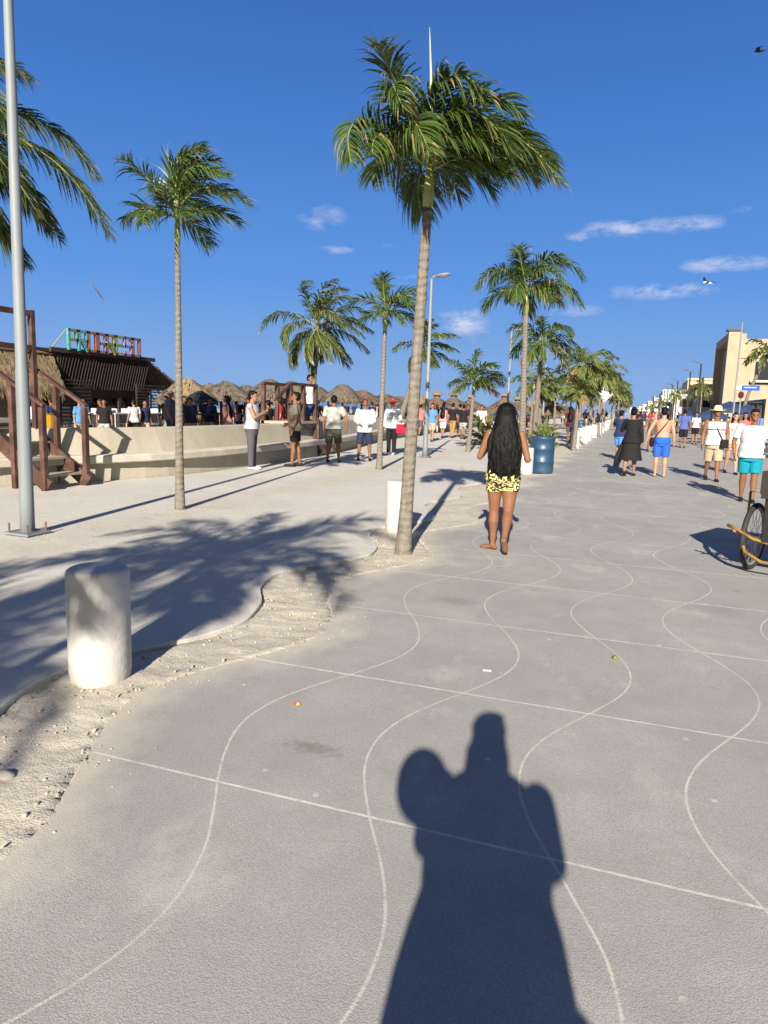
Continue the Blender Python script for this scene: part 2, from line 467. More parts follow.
def wall_mb(prof):
    mb = MB(); vs = []; fs = []; n_ = len(prof)
    pts = []
    for (a, b_), (c_, d_) in zip(WALL, WALL[1:]):
        k = max(1, int((d_ - b_) / .45)) if b_ < 42 else 6
        for i in range(k): pts.append((wallx(b_ + (d_ - b_) * i / k), b_ + (d_ - b_) * i / k))
    pts.append(WALL[-1])
    for (x, y) in pts:
        for (dx, z) in prof: vs.append((x + dx, y, z))
    for i in range(len(pts) - 1):
        for j in range(n_):
            j2 = (j + 1) % n_; fs.append((i * n_ + j, (i + 1) * n_ + j, (i + 1) * n_ + j2, i * n_ + j2))
    fs.append(tuple(range(n_)))
    return mb.add(vs, fs)
wall_mb([(0, -.1), (-.05, .335), (-.07, .335), (-.3, .335), (-.3, -.1)]).build('footing', m_wall, root)
wall_mb([(-.25, .337), (.11, .34), (.13, .36), (.13, .47), (.11, .49), (-.27, .505), (-.3, .505)]).build('bench_ledge', m_ledge, root)
wall_mb([(-.14, .48), (-.33, .955), (-.35, .975), (-.6, .975), (-.62, .955), (-.62, -.1), (-.27, -.1)]).build('parapet', m_wall, root)

# ------------------------------------------------------------------ bollards
m_boll, nt, b = newmat('whitewashed_concrete'); n = N(nt); v = n.obj()
c = n.mix(n.ramp(n.noise(v, 5, 4), .3, .7), (.385, .375, .355), (.47, .46, .435))
c = n.mix(n.ramp(n.noise(v, 9, 5, .7), .58, .75, 0, .5), c, (.45, .42, .36))
spz = n.nd('ShaderNodeSeparateXYZ'); n.L(v, spz.inputs[0])
c = n.mix(n.ramp(n.m('ADD', spz.outputs[2], n.m('MULTIPLY', n.noise(v, 12, 3), .12)), .06, .13, .55, 0), c, (.42, .37, .29))
c = n.mix(n.ramp(n.vor(v, 22).outputs['Distance'], .05, .1, .35, 0), c, (.3, .27, .22))
n.L(c, b.inputs['Base Color']); b.inputs['Roughness'].default_value = .75
n.L(n.bump(n.noise(v, 25, 4), .008, .5), b.inputs['Normal'])
def bollard_proto():
    mb = MB(); r, h = .168, .64
    prof = [(r * .93, -.04), (r * .95, .0), (r, .05), (r, h * .5), (r, h - .03), (r - .006, h - .012), (r - .02, h - .002), (r - .035, h), (.06, h + .003), (.001, h + .003)]
    mb.rings([(0, 0, z, q, q) for q, z in prof], 48)
    return mb.build('bollard', m_boll, smooth=True)
BOL = bollard_proto()
bpos = [(G(101, 675).x, G(101, 675).y, 'squat white cylindrical bollard in the foreground beside the sand strip'), (-2.72, 8.4, 'white bollard half hidden behind the tall leaning palm trunk'),
        (-2.42, 17.5, 'white bollard standing just left of the blue barrel'), (-2.25, 30.4, None), (-2.22, 32.8, None), (-2.2, 35.6, None)]
y = 38.4
while y < 120: bpos.append((-2.2, y, None)); y += 5.4
for i, (x, y, lab) in enumerate(bpos):
    o = BOL if i == 0 else BOL.copy()
    if i: C.objects.link(o)
    o.location = (x, y, -.01); o.rotation_euler = (0, 0, i * 1.3)
    s = 1.0 if i < 3 else 1.12; o.scale = (s, s, s * (1 if i < 3 else 1.12))
    tag(o, lab or 'white bollard in the receding row along the palms beyond the blue barrel', 'bollard', 'white bollards along the palm strip')

# ------------------------------------------------------------------ lamp posts
m_galv = mat('galvanised_steel', (.165, .185, .20), .6, .2, 6, .001, 30, metal=.0, stretch=(1, 1, .2))
m_dkst = mat('dark_steel', (.03, .03, .033), .45, .1, 9)
m_rust = mat('rusty_bolt', (.14, .07, .04), .8, .3, 30)
m_lens = mat('lamp_lens', (.25, .25, .24), .2, .05, 9)
def lamp_proto(h=5.25, tilt=.0):
    r = thing('street_lamp')
    mb = MB(); pts = [(0, 0, .0), (0, 0, .35), (0, 0, 1.4), (0, 0, 1.42), (0, 0, h - .1), (0, 0, h)]
    mb.tube(pts, [.078, .075, .068, .062, .042, .042], 20); mb.build('pole', m_galv, r, smooth=True)
    MB().box((0, 0, .012), (.34, .34, .02)).build('base_plate', m_galv, r, bevel=.004)
    for sx in (-.13, .13):
        for sy_ in (-.13, .13):
            MB().tube([(sx, sy_, 0), (sx, sy_, .10)], .011, 8).build('anchor_bolt', m_rust, r)
    mb = MB(); mb.tube([(0, 0, h - .02), (.03, 0, h + .05), (.16, 0, h + .09)], .025, 10); mb.build('arm', m_galv, r, smooth=True)
    hd = MB(); hd.ell((.34, 0, h + .10), (.235, .115, .062), 20, 10, Euler((0, -.12, 0)).to_matrix()); hd = hd.build('lamp_head', mat('lamp_head_grey', (.16, .16, .165), .45, .1, 8), r, smooth=True)
    MB().ell((.36, 0, h + .068), (.16, .085, .04), 16, 8, Euler((0, -.12, 0)).to_matrix()).build('lens', m_lens, hd, smooth=True)
    return r
lp = lamp_proto()
for i in range(11):
    y = 6.04 + 14.73 * i
    lab = ['tall grey steel lamp post rising out of frame at the left edge', 'grey lamp post with oval head beside the red cooler carrier'][i] if i < 2 else 'grey lamp post with oval head in the far row behind the palms'
    if i == 0:
        o = lp; o.location = (-6.33, y, .018); o.scale = (1, 1, 1.28); o.rotation_euler = (0, .013, 0)
    else: o = dup(lp, (-5.95 if i == 1 else -6.0, y, .018))
    tag(o, lab, 'street lamp', 'grey lamp posts in the left row')
# right row, dark L-shaped
def lampR():
    r = thing('street_lamp'); h = 5.0
    MB().tube([(0, 0, 0), (0, 0, 1.1), (0, 0, 1.12), (0, 0, h)], [.10, .10, .07, .055], 12).build('pole', m_dkst, r, smooth=True)
    MB().bar((.02, 0, h), (-.3, 0, h + .10), .07, .05).build('arm', m_dkst, r)
    MB().bar((-.2, 0, h + .10), (-.68, 0, h + .2), .2, .06).build('lamp_head', m_dkst, r)
    return r
lr = lampR()
for i, y in enumerate([54, 64, 82, 94, 106, 118, 130, 142, 156, 170, 186]):
    o = lr if i == 0 else dup(lr, (0, 0, 0))
    o.location = (4.05, y, 0)
    tag(o, 'black angled street lamp nearest the tan building' if i == 0 else ('second black angled street lamp from the tan building' if i == 1 else 'distant dark street lamp in the receding right row'), 'street lamp', 'dark angled lamps along the road')

# ------------------------------------------------------------------ palms
def leafmat(name, a, b2, dry=.05):
    m, nt, b = newmat(name); n = N(nt)
    g = n.nd('ShaderNodeNewGeometry').outputs['Random Per Island']
    c = n.mix(g, a, b2)
    f = n.ramp(n.m('FRACT', n.m('MULTIPLY', g, 13.7)), 1 - dry, 1 - dry + .02)
    c = n.mix(n.m('MULTIPLY', f, .7), c, (.24, .19, .07))
    n.L(c, b.inputs['Base Color']); b.inputs['Roughness'].default_value = .38
    b.inputs['Specular IOR Level'].default_value = .5
    t = n.nd('ShaderNodeBsdfTranslucent'); n.L(n.mix(.5, c, (.16, .22, .02)), t.inputs[0])
    mx = n.nd('ShaderNodeMixShader'); mx.inputs[0].default_value = .28
    n.L(b.outputs[0], mx.inputs[1]); n.L(t.outputs[0], mx.inputs[2])
    n.L(mx.outputs[0], nt.nodes['Material Output'].inputs[0])
    return m
M_ADO = leafmat('palm_leaflets', (.030, .062, .012), (.085, .135, .028))
M_COC = leafmat('coconut_leaflets', (.028, .052, .013), (.10, .13, .032), .08)
M_FAR = leafmat('distant_palm_leaflets', (.065, .10, .025), (.15, .185, .05), .12)
m_rach = mat('frond_stalk', (.20, .22, .06), .5, .2, 10)
m_dry = mat('dry_frond', (.17, .115, .06), .85, .3, 20, island=.3)
m_shaft = mat('green_crownshaft', (.25, .30, .065), .45, .2, 5, stretch=(1, 1, .3), dirt=(.17, .14, .07))
m_spear = mat('pale_spear', (.45, .45, .22), .5, .1, 10)
def trunkmat(name, a, b2):
    m, nt, b = newmat(name); n = N(nt); v = n.obj()
    sp = n.nd('ShaderNodeSeparateXYZ'); n.L(v, sp.inputs[0])
    zz = n.m('ADD', sp.outputs[2], n.m('MULTIPLY', n.noise(v, 6, 3), .16))
    ring = n.m('SINE', n.m('MULTIPLY', zz, 2 * PI / .085))
    c = n.mix(n.ramp(n.noise(n.scalev(v, (8, 8, 1)), 3, 4, .7), .3, .7), a, b2)
    c = n.mix(n.ramp(ring, .6, 1.0, 0, .28), c, (.10, .085, .065))
    c = n.mix(n.ramp(n.noise(v, 35, 3), .55, .8, 0, .4), c, (.25, .225, .19))
    n.L(c, b.inputs['Base Color']); b.inputs['Roughness'].default_value = .9
    h = n.m('ADD', n.m('MULTIPLY', ring, -.5), n.noise(v, 40, 3))
    n.L(n.bump(h, .012, .8), b.inputs['Normal'])
    return m
M_TRK = trunkmat('palm_bark', (.115, .098, .080), (.20, .175, .145))
M_TRKD = trunkmat('dark_palm_bark', (.11, .09, .07), (.19, .16, .13))

def frond(mb, base, az, e0, L, wid, wind, nl=46, droop=1.6, ragged=.25, hang=.5, rach=None, lw=.024, r=rnd):
    """one arched pinnate frond: stalk curve plus ribbon leaflets"""
    d = Vector((math.cos(az) * math.cos(e0), math.sin(az) * math.cos(e0), math.sin(e0)))
    p = Vector(base); K = 22; pts = [p.copy()]; ds = [d.copy()]
    tw = r.uniform(-.35, .35)
    for i in range(K):
        t = i / K
        d = (d + Vector((wind[0], wind[1], -droop)) * (L / K) * (.35 + 1.1 * t) + Vector((r.uniform(-1, 1), r.uniform(-1, 1), 0)) * .018).normalized()
        p = p + d * (L / K); pts.append(p.copy()); ds.append(d.copy())
    if rach is not None:
        rach.tube(pts, [.017 * (1 - .85 * i / K) * (L / 1.6) ** .5 for i in range(K + 1)], 5)
    for i in range(nl):
        t = .12 + .88 * (i + r.uniform(-.3, .3)) / nl; t = min(.999, max(.05, t))
        k = t * K; j = min(K - 1, int(k)); fr = k - j
        q = pts[j].lerp(pts[j + 1], fr); dd = ds[j].lerp(ds[j + 1], fr).normalized()
        up = Vector((0, 0, 1)); sd = dd.cross(up)
        if sd.length < .15: sd = Vector((-math.sin(az), math.cos(az), 0))
        sd.normalize(); nn = sd.cross(dd)
        ll = wid * (math.sin(PI * min(1, (t * .86 + .12))) ** .55) * r.uniform(.8, 1.12)
        for s in (-1, 1):
            if r.random() < .04: continue
            lift = r.uniform(-.75, 1.0) + tw * s
            v = (sd * s * (.72) + dd * (.85 + .5 * t) + nn * lift * .8 + Vector((r.uniform(-.15, .15), r.uniform(-.15, .15), r.uniform(-.15, .15)))).normalized()
            seg = 4; a = q.copy(); ww = lw * r.uniform(.75, 1.2) * (.7 + .5 * math.sin(PI * t))
            wdir = (dd - v * dd.dot(v)); wdir = wdir.normalized() if wdir.length > .01 else nn
            vs = []; fs = []
            lrag = ll * (r.uniform(.45, .9) if r.random() < ragged else 1)
            for g in range(seg + 1):
                w_ = ww * (.55, 1.0, .85, .5, .06)[g]
                vs += [a - wdir * w_ * .5, a + wdir * w_ * .5]
                v = (v + Vector((wind[0] * .6, wind[1] * .6, -hang * (.5 + g * .55))) * (lrag / seg) * 2.0).normalized()
                a = a + v * lrag / seg
            for g in range(seg): fs.append((2 * g, 2 * g + 1, 2 * g + 3, 2 * g + 2))
            brown = r.random() < .16
            mb.add(vs, fs)
            if brown: mb.mi[-1] = 1
            if brown and t > .6: mb.mi[-2] = 1

def crown(mb, rc, base, n, L, wid, wind=(.55, 0), e=(1.35, -.2), nl=46, droop=1.55, hang=.9, lw=.024, seed=1, skip=None, dry=None, ragged=.25):
    r = random.Random(seed)
    for i in range(n):
        t = i / max(1, n - 1)
        e0 = e[0] + (e[1] - e[0]) * t + r.uniform(-.12, .12)
        az = i * 2.39996 + r.uniform(-.25, .25) + seed
        l = L * r.uniform(.86, 1.08) * (.70 + .37 * math.sin(PI * min(1, t + .18)))
        tgt = dry if (dry is not None and t > .93) else mb
        frond(tgt, Vector(base) + Vector((0, 0, -.10 * t)), az, e0, l, wid, wind, nl, droop, ragged, hang, rc, lw, r)

def palm(name, loc, h, lean=(0, 0), rb=.08, rt=.05, n=13, L=1.45, wid=.46, shaft=.38, wind=(.5, 0.1), seed=1, e=(1.35, -.25), nl=46, droop=1.5, hang=.9,
         lw=.026, leaf=None, trunk=None, label='', group=None, bulge=1.35, spear=False, bend=0.0, cat='palm tree', dry=True, dense=True):
    r = thing(name, loc, 0, label, cat, group)
    top = Vector((lean[0], lean[1], h)); K = 14; pts = []; rad = []
    for i in range(K + 1):
        t = i / K
        q = Vector((lean[0] * t + bend * math.sin(PI * t), lean[1] * t, h * t)); pts.append(q)
        rr = rb + (rt - rb) * t
        if t < .18: rr += (bulge - 1) * rb * (1 - t / .18) ** 2 * .8
        rad.append(rr)
    pts.insert(0, Vector((0, 0, -.08))); rad.insert(0, rad[0] * 1.08)
    MB().tube(pts, rad, 16).build('trunk', trunk or M_TRK, r, smooth=True)
    b = top.copy(); tip = top + Vector((lean[0] / h, lean[1] / h, 1)) * shaft
    if shaft:
        MB().tube([top - Vector((0, 0, .02)), top + (tip - top) * .25, top + (tip - top) * .6, tip], [rt * .98, rt * 1.25, rt * 1.0, rt * .55], 12).build('crownshaft', m_shaft, r, smooth=True)
    mb = MB(); rc = MB(); dm = MB() if dry else None
    crown(mb, rc, tip, n, L, wid, wind, e, nl, droop, hang, lw, seed, dry=dm)
    cr = mb.build('crown', [leaf or M_ADO, m_dry], r)
    rc.build('frond_stalks', m_rach, cr, smooth=True)
    if dm is not None and dm.v: dm.build('dry_frond', [m_dry, m_dry], cr)
    if spear: MB().tube([tip, tip + Vector((-.03, 0, .8)), tip + Vector((-.06, 0, 1.22))], [.016, .012, .002], 6).build('spear', m_spear, r, smooth=True)
    return r

GA, GB, GC, GD = 'palms in the sand strip beside the promenade', 'palms in the left strip near the sea wall', 'coconut palms on the beach', 'palms along the right side'
# the tall one in the middle
palm('palm_tree', (-2.23, 7.08, 0), 3.52, (.13, .0), .074, .047, 21, 1.50, .50, .42, (1.15, -.15), 11, (1.14, .52), 84, 2.15, 1.1, .020, dry=False,
     label='tall leaning palm with a big ragged windblown crown beside the promenade', group=GA, spear=True)
palm('palm_tree', (-2.02, -3.1, 0), 3.68, (-.10, .0), .08, .05, 22, 2.1, .5, .34, (.05, -.05), 5, (1.25, .3), 50, 1.15, .6, .034,
     label='palm behind the viewpoint whose crown throws its shadow over the near bollard', group=GA)
palm('palm_tree', (-2.55, -6.1, 0), 3.55, (.0, .0), .08, .05, 20, 1.9, .5, .34, (.05, -.05), 14, (1.25, .0), 50, 1.15, .6, .034,
     label='second palm farther behind the viewpoint whose shade falls left of the near bollard', group=GA)
p = G(180, 510)
palm('palm_tree', (p.x, p.y, 0), 3.62, (.02, 0), .062, .034, 15, 1.12, .42, .42, (1.5, 0), 27, (1.5, .2), 54, 2.1, 1.1, .02, dry=False,
     label='slim straight palm standing alone right of the near lamp post', group=GB)
palm('palm_tree', (-2.66, 18.4, 0), 3.92, (-.12, 0), .095, .06, 15, 1.78, .6, .6, (.35, 0), 31, (1.3, .25), 56, 1.75, 1.2, .030, dry=False,
     label='palm with a drooping dense crown behind the girl, right of her head', group=GA)
p = G(379, 470)
palm('palm_tree', (p.x, p.y, 0), 3.28, (.05, 0), .07, .045, 12, 1.15, .4, .45, (.5, 0), 42, (1.35, .2), 40, 2.3, 1.0, .026, dry=False,
     label='slim palm with a straight thin trunk just left of the leaning palm', group=GB)
p = G(468, 452)
palm('palm_tree', (p.x, p.y, 0), 2.15, (.1, 0), .085, .05, 13, 1.3, .5, .3, (.6, 0), 53, (1.35, .15), 38, 1.6, 1.1, .04,
     label='short bushy palm left of the girl with a bright green crown', group=GB)
palm('palm_tree', (-4.1, 31.5, 0), 3.6, (.1, 0), .12, .09, 16, 2.05, .6, .8, (.2, 0), 61, (1.2, -.2), 34, 1.5, 1.0, .055,
     label='palm with a yellow-green shaft rising behind the blue barrel', group=GB, trunk=M_TRKD)
palm('palm_tree', (-2.15, 28.6, 0), 1.9, (.05, 0), .09, .07, 12, 1.0, .4, .4, (.1, 0), 67, (1.2, -.2), 26, 1.8, 1.0, .055,
     label='small low palm with yellowish crown in front of the white bollard row', group=GA, leaf=M_FAR)
palm('palm_tree', (-2.5, 34.5, 0), 3.1, (.1, 0), .11, .08, 15, 1.75, .55, .5, (.2, 0), 71, (1.2, -.2), 30, 1.5, 1.0, .06,
     label='palm with brownish hanging fronds behind the small yellowish palm', group=GA, leaf=M_FAR)
# palm at the left edge, crown entering the frame
palm('palm_tree', (-11.9, 9.6, 0), 5.75, (.0, 0), .15, .11, 26, 3.25, .8, .2, (.4, .1), 92, (1.3, -.75), 120, .95, 1.0, .034, dry=False,
     label='large palm off the left edge whose long fronds hang into the picture', group=GC, leaf=M_COC)
# coconut palms on the beach
q = atY(318, 330, 27)
palm('palm_tree', (q.x - .35, 27, 0), q.z + .15, (.35, 0), .14, .10, 22, 2.75, .66, .0, (.6, 0), 3, (1.45, -.9), 60, .8, 1.2, .045, dry=False,
     label='windblown coconut palm above the wooden stair platform', group=GC, leaf=M_COC, trunk=M_TRKD)
q = atY(423, 345, 34)
palm('palm_tree', (q.x - 1.3, 34, 0), q.z - .1, (1.3, 0), .15, .10, 15, 2.0, .6, .0, (.9, 0), 8, (1.3, -.7), 36, .8, 1.1, .06, dry=False,
     label='leaning coconut palm partly hidden behind the tall palm trunk and lamp', group=GC, leaf=M_COC, trunk=M_TRKD)
q = atY(540, 385, 44)
palm('palm_tree', (q.x, 44, 0), q.z, (.2, 0), .13, .1, 12, 2.1, .6, .0, (.5, 0), 9, (1.2, -.8), 24, .8, 1.1, .09, dry=False,
     label='dark coconut palm low behind the palm above the blue barrel', group=GC, leaf=M_COC, trunk=M_TRKD)
# prototypes for the distant rows
protoA = palm('palm_tree', (-2.3, 40, 0), 2.9, (.1, 0), .1, .07, 14, 1.8, .55, .5, (.3, 0), 101, (1.25, -.3), 22, 1.4, 1.0, .08, leaf=M_FAR,
              label='first of the distant palms massed along the promenade edge', group=GA)
protoB = palm('palm_tree', (-2.1, 47, 0), 3.3, (-.1, 0), .1, .07, 14, 2.0, .55, .5, (.3, 0), 102, (1.25, -.35), 22, 1.4, 1.0, .08, leaf=M_FAR,
              label='distant palm massed with others along the promenade edge', group=GA)
y = 52.0; k = 0
while y < 190:
    dup(protoA if k % 2 else protoB, (-2.2 + rnd.uniform(-.4, .3), y, 0), rnd.uniform(-.4, .4), rnd.uniform(.9, 1.15), 'distant palm massed with others along the promenade edge', GA)
    y += rnd.uniform(4.5, 6.5); k += 1
for k, y in enumerate((44, 56, 69, 83, 98, 114)):
    dup(protoB if k % 2 else protoA, (-5.9 + rnd.uniform(-.3, .3), y, 0), rnd.uniform(-.5, .5), rnd.uniform(.72, .95), 'distant low palm in the left strip beyond the lamp posts', GB)
# right side palms
q = atY(766, 352, 50)
palm('palm_tree', (q.x - 1.0, 50, 0), q.z - .3, (1.1, 0), .11, .09, 14, 1.85, .55, .3, (.1, 0), 120, (1.2, -.4), 26, 1.5, 1.1, .08, bend=-.35, trunk=M_TRKD,
     label='palm with a curved dark trunk in front of the tan building', group=GD)
for px, py, y, sc, lab in [(703, 386, 58, .95, 'palm behind the nearest black street lamp'), (677, 391, 75, 1.0, 'palm left of the cream building, behind the second black lamp'),
                           (662, 400, 92, 1.1, 'distant palm in front of the white balconied building'), (652, 405, 112, 1.1, 'far palm at the end of the right row')]:
    q = atY(px, py, y); s = q.z / 3.9
    dup(protoB, (q.x, y, 0), rnd.uniform(-1, 1), (s * .62, s * .62, s * .92), lab, GD)

# low agave-like bushes
def bush(loc, n, L, seed, lab, sc=1.0, leaf=None, lw=.06):
    r = thing('palm_bush', loc, 0, lab, 'bush', 'low bushes at the strip'); mb = MB(); rc = MB()
    crown(mb, rc, (0, 0, .12), n, L, .3, (0, 0), (1.4, .25), 16, 1.0, .5, lw, seed)
    cr = mb.build('foliage', [leaf or M_FAR, m_dry], r); rc.build('stems', m_rach, cr)
bush((atY(487, 420, 30).x, 30, 0), 20, 1.5, 3, 'round yellow-green palm bush behind the girl\'s left side')
bush((-4.9, 30.5, 0), 14, 1.05, 4, 'spiky low bush left of the palm behind the barrel')
bush((-3.5, 30.2, 0), 14, 1.05, 5, 'spiky low bush right of the palm behind the barrel')


# ------------------------------------------------------------------ people
def plain(name, col, rough=.8): return mat(name, tuple(c * .68 for c in col), rough, .12, 14, .004, 45, spec=.15)
def skinm(k):
    cols = {'light': (.36, .21, .14), 'tan': (.24, .125, .075), 'brown': (.185, .084, .043), 'warm': (.27, .145, .085)}
    return mat('skin_' + k, cols[k], .55, .1, 9, spec=.3)
m_eye = mat('dark_eye', (.02, .015, .012), .3, .05, 9); m_lip = mat('lip', (.28, .09, .07), .5, .05, 9)
m_hair = mat('black_hair', (.0045, .004, .004), .5, .5, 60, .003, 90, stretch=(3, 3, .4), spec=.12)
m_hairb = mat('brown_hair', (.045, .025, .015), .45, .4, 60, stretch=(3, 3, .4))

def remesh(mb, name, mats, parent, vox=.012, smooth=2, fn=None):
    me = bpy.data.meshes.new('t'); me.from_pydata(mb.v, [], mb.f); me.update()
    o = bpy.data.objects.new('t', me); C.objects.link(o)
    r = o.modifiers.new('r', 'REMESH'); r.mode = 'VOXEL'; r.voxel_size = vox; r.use_smooth_shade = True
    if smooth:
        s = o.modifiers.new('s', 'SMOOTH'); s.iterations = smooth; s.factor = .5
    dg = bpy.context.evaluated_depsgraph_get(); dg.update()
    m2 = bpy.data.meshes.new_from_object(o.evaluated_get(dg))
    C.objects.unlink(o); bpy.data.objects.remove(o); bpy.data.meshes.remove(me)
    m2.name = name; m2.materials.clear()
    for m in (mats if isinstance(mats, (list, tuple)) else [mats]): m2.materials.append(m)
    if fn:
        for p in m2.polygons: p.material_index = fn(p.center)
    m2.polygons.foreach_set('use_smooth', [True] * len(m2.polygons))
    q = bpy.data.objects.new(name, m2); C.objects.link(q)
    if parent: q.parent = parent
    return q

def human(loc, face, H=1.7, fem=False, fat=1.0, skin='tan', lL=(0, 0), lR=(0, 0), legout=.0, armL=None, armR=None, headyaw=0, headpitch=0,
          top=None, bottom=None, hair='short', haircol=None, hat=None, shoes=None, near=False, label='', group=None, lean=0.0, drop=0.0, name='person', sock=None, barefoot=False, seat=None, toe=(0, 0)):
    """face: heading in degrees, 0 looks along +Y.  lL/lR: (thigh swing, knee bend) degrees. arm: (elbow offset, wrist offset) from shoulder (x outwards, y forward, z up)"""
    root = thing(name, loc, R(-face), label, 'person', group)
    vox = .0075 if near else .0125
    k = .92 if fem else 1.0; sw = (.165 if fem else .188) * (.5 + fat * .5)
    def leg(s, sw_, kn):
        a = R(sw_); b = R(sw_ - kn)
        hip = Vector((s * .088, 0, .90)); knee = hip + Vector((s * legout * .42, math.sin(a) * .42, -math.cos(a) * .42))
        ank = knee + Vector((s * legout * .2, math.sin(b) * .40, -math.cos(b) * .40)); return hip, knee, ank, b
    legs = [leg(-1, *lL), leg(1, *lR)]
    low = min(l[2].z for l in legs) - .075
    dz = Vector((0, 0, -low - drop))
    tl = R(lean)
    def T(p):                                    # torso lean about the hips
        p = Vector(p); q = p - Vector((0, 0, .95)); return Vector((q.x, q.y * math.cos(tl) + q.z * math.sin(tl), .95 + q.z * math.cos(tl) - q.y * math.sin(tl))) + dz
    sh = [Vector((-sw, 0, 1.395)), Vector((sw, 0, 1.395))]
    arms = []
    for s, a, S in ((-1, armL, sh[0]), (1, armR, sh[1])):
        if a is None: a = ((.05, -.03, -.285), (.07, .05, -.53))
        e = S + Vector((a[0][0] * s, a[0][1], a[0][2])); w_ = S + Vector((a[1][0] * s, a[1][1], a[1][2]))
        if len(a) > 2: hd = Vector((a[2][0] * s, a[2][1], a[2][2])).normalized()
        else: hd = (w_ - e).normalized()
        arms.append((S, e, w_, hd))
    def torso(infl, z0, z1, extra=0.0):
        R0 = [(.80, .150, .10, 0), (.86, .165, .115, -.01), (.94, .168, .122, -.015), (1.02, .150 * k, .108, 0), (1.10, .140 * k, .10, .005), (1.2, .152 * k, .108, .01), (1.30, .168 * k, .118, .01),
              (1.37, .165 * k, .105, .0), (1.415, .13 * k, .085, -.005), (1.45, .075, .065, -.005)]
        if fem: R0[1] = (.86, .175, .128, -.02); R0[2] = (.94, .176, .132, -.025)
        out = []
        for z, rx, ry, oy in R0:
            bf = fat + (max(0, fat - 1) * 1.3 if .95 < z < 1.25 else 0)
            out.append((z, rx * (.55 + .45 * bf) + infl, ry * (.2 + .8 * bf) + infl, oy + max(0, fat - 1) * .04))
        def at(z):
            for (a, b_) in zip(out, out[1:]):
                if a[0] <= z <= b_[0]:
                    t = (z - a[0]) / (b_[0] - a[0]); return tuple(a[i] + (b_[i] - a[i]) * t for i in range(4))
            return out[0] if z < out[0][0] else out[-1]
        zs = [z0] + [o[0] for o in out if z0 < o[0] < z1] + [z1]
        rr = []
        for z in zs:
            _, rx, ry, oy = at(z); hem = extra * max(0, (1.1 - z) / .3)
            rr.append((z, rx + hem, ry + hem, oy))
        return rr
    def put_torso(mb, rs, n=22):
        vs = []; fs = []
        for z, rx, ry, oy in rs:
            for i in range(n):
                a = 2 * PI * i / n; sx = math.cos(a); sy_ = math.sin(a)
                vs.append(T((rx * sx * abs(sx) ** -.15 if abs(sx) > .01 else 0, oy + ry * sy_ , z)))
        for i in range(len(rs) - 1):
            for j in range(n):
                j2 = (j + 1) % n; fs.append((i * n + j, i * n + j2, (i + 1) * n + j2, (i + 1) * n + j))
        fs.append(tuple(reversed(range(n)))); fs.append(tuple((len(rs) - 1) * n + j for j in range(n)))
        mb.add(vs, fs)
    B = MB()
    put_torso(B, torso(0, .80, 1.45))
    B.tube([T((0, -.01, 1.40)), T((0, .0, 1.47)), T((0, .012, 1.54))], [.062, .054 * (k ** .5), .052 * (k ** .5)], 14)
    if fem:
        for s in (-1, 1): B.ell(T((s * .07, .085, 1.27)), (.06, .06, .062), 12, 8)
    for s in (-1, 1): B.ell((s * .075, -.055, .90 + dz.z), (.085, .085, .09), 12, 8)
    for hip, knee, ank, b in legs:
        hip, knee, ank = hip + dz, knee + dz, ank + dz
        f2 = .6 + .4 * fat; th = 1.08 if fem else 1.0
        B.tube([hip + Vector((0, 0, .03)), hip.lerp(knee, .25), hip.lerp(knee, .6), knee, ], [.09 * f2 * th, .086 * f2 * th, .068 * f2 * th, .053 * f2], 16)
        m1 = knee.lerp(ank, .3) - Vector((0, .014 * math.cos(b), 0))
        B.tube([knee, m1, knee.lerp(ank, .65), ank + Vector((0, 0, .0))], [.053 * f2, .057 * f2, .042, .032], 16)
        B.ell(knee, .052 * f2, 10, 7)
        to = (toe[0] if hip.x < 0 else toe[1]); ct, st_ = math.cos(to), math.sin(to)
        # foot: follows shin bend a little
        fb = R(0) if abs(ank.z - dz.z - low - .075) < .03 and b > -.9 else b * .9
        cf, sf = math.cos(fb), math.sin(fb)
        def fp(y_, z_): return ank + Vector((st_ * y_, (y_ * cf - z_ * sf) * (ct if y_ > 0 else 1), y_ * sf + z_ * cf))
        B.tube([fp(-.045, -.038), fp(0, -.035), fp(.07, -.046), fp(.13, -.058), fp(.17, -.064)], [.030, .037, .036, .038, .02], 12, flat=.62 + .2, side=(1, 0, 0))
        B.tube([ank, fp(.0, -.045)], [.034, .034], 10)
    for (S, e, w_, hd) in arms:
        S, e, w_ = T(S), T(e), T(w_)
        af = .65 + .35 * fat; af *= .88 if fem else 1.0
        B.ell(S + Vector((0, 0, -.008)), .055 * af, 12, 8)
        B.tube([S, S.lerp(e, .4), e], [.052 * af, .047 * af, .038 * af], 12)
        B.ell(e, .038 * af, 10, 6)
        B.tube([e, e.lerp(w_, .3), w_], [.038 * af, .040 * af, .025 * af], 12)
        out = (S - T((0, 0, 1.395))).normalized(); sidev = hd.cross(Vector((0, 1, 0))); 
        if sidev.length < .2: sidev = hd.cross(Vector((1, 0, 0)))
        sidev.normalize(); nrm = sidev.cross(hd).normalized(); sgn = 1 if S.x > 0 else -1
        pal = w_ + hd * .05
        B.tube([w_ - hd * .01, w_ + hd * .03, w_ + hd * .085], [.024, .036, .036], 10, flat=.5, side=nrm)
        for q in range(4):
            o_ = nrm * ((q - 1.5) * .019); fl = (.072, .08, .076, .06)[q]
            p0 = w_ + hd * .075 + o_; inward = sidev * (-.35 * sgn)
            B.tube([p0, p0 + (hd + inward * .4).normalized() * fl * .5, p0 + (hd + inward * .4).normalized() * fl * .5 + (hd + inward * 2.2).normalized() * fl * .45], [.0095, .009, .0075], 6)
        B.tube([w_ + hd * .02 + nrm * .025, w_ + hd * .05 + nrm * .05, w_ + hd * .085 + nrm * .055], [.012, .011, .008], 6)
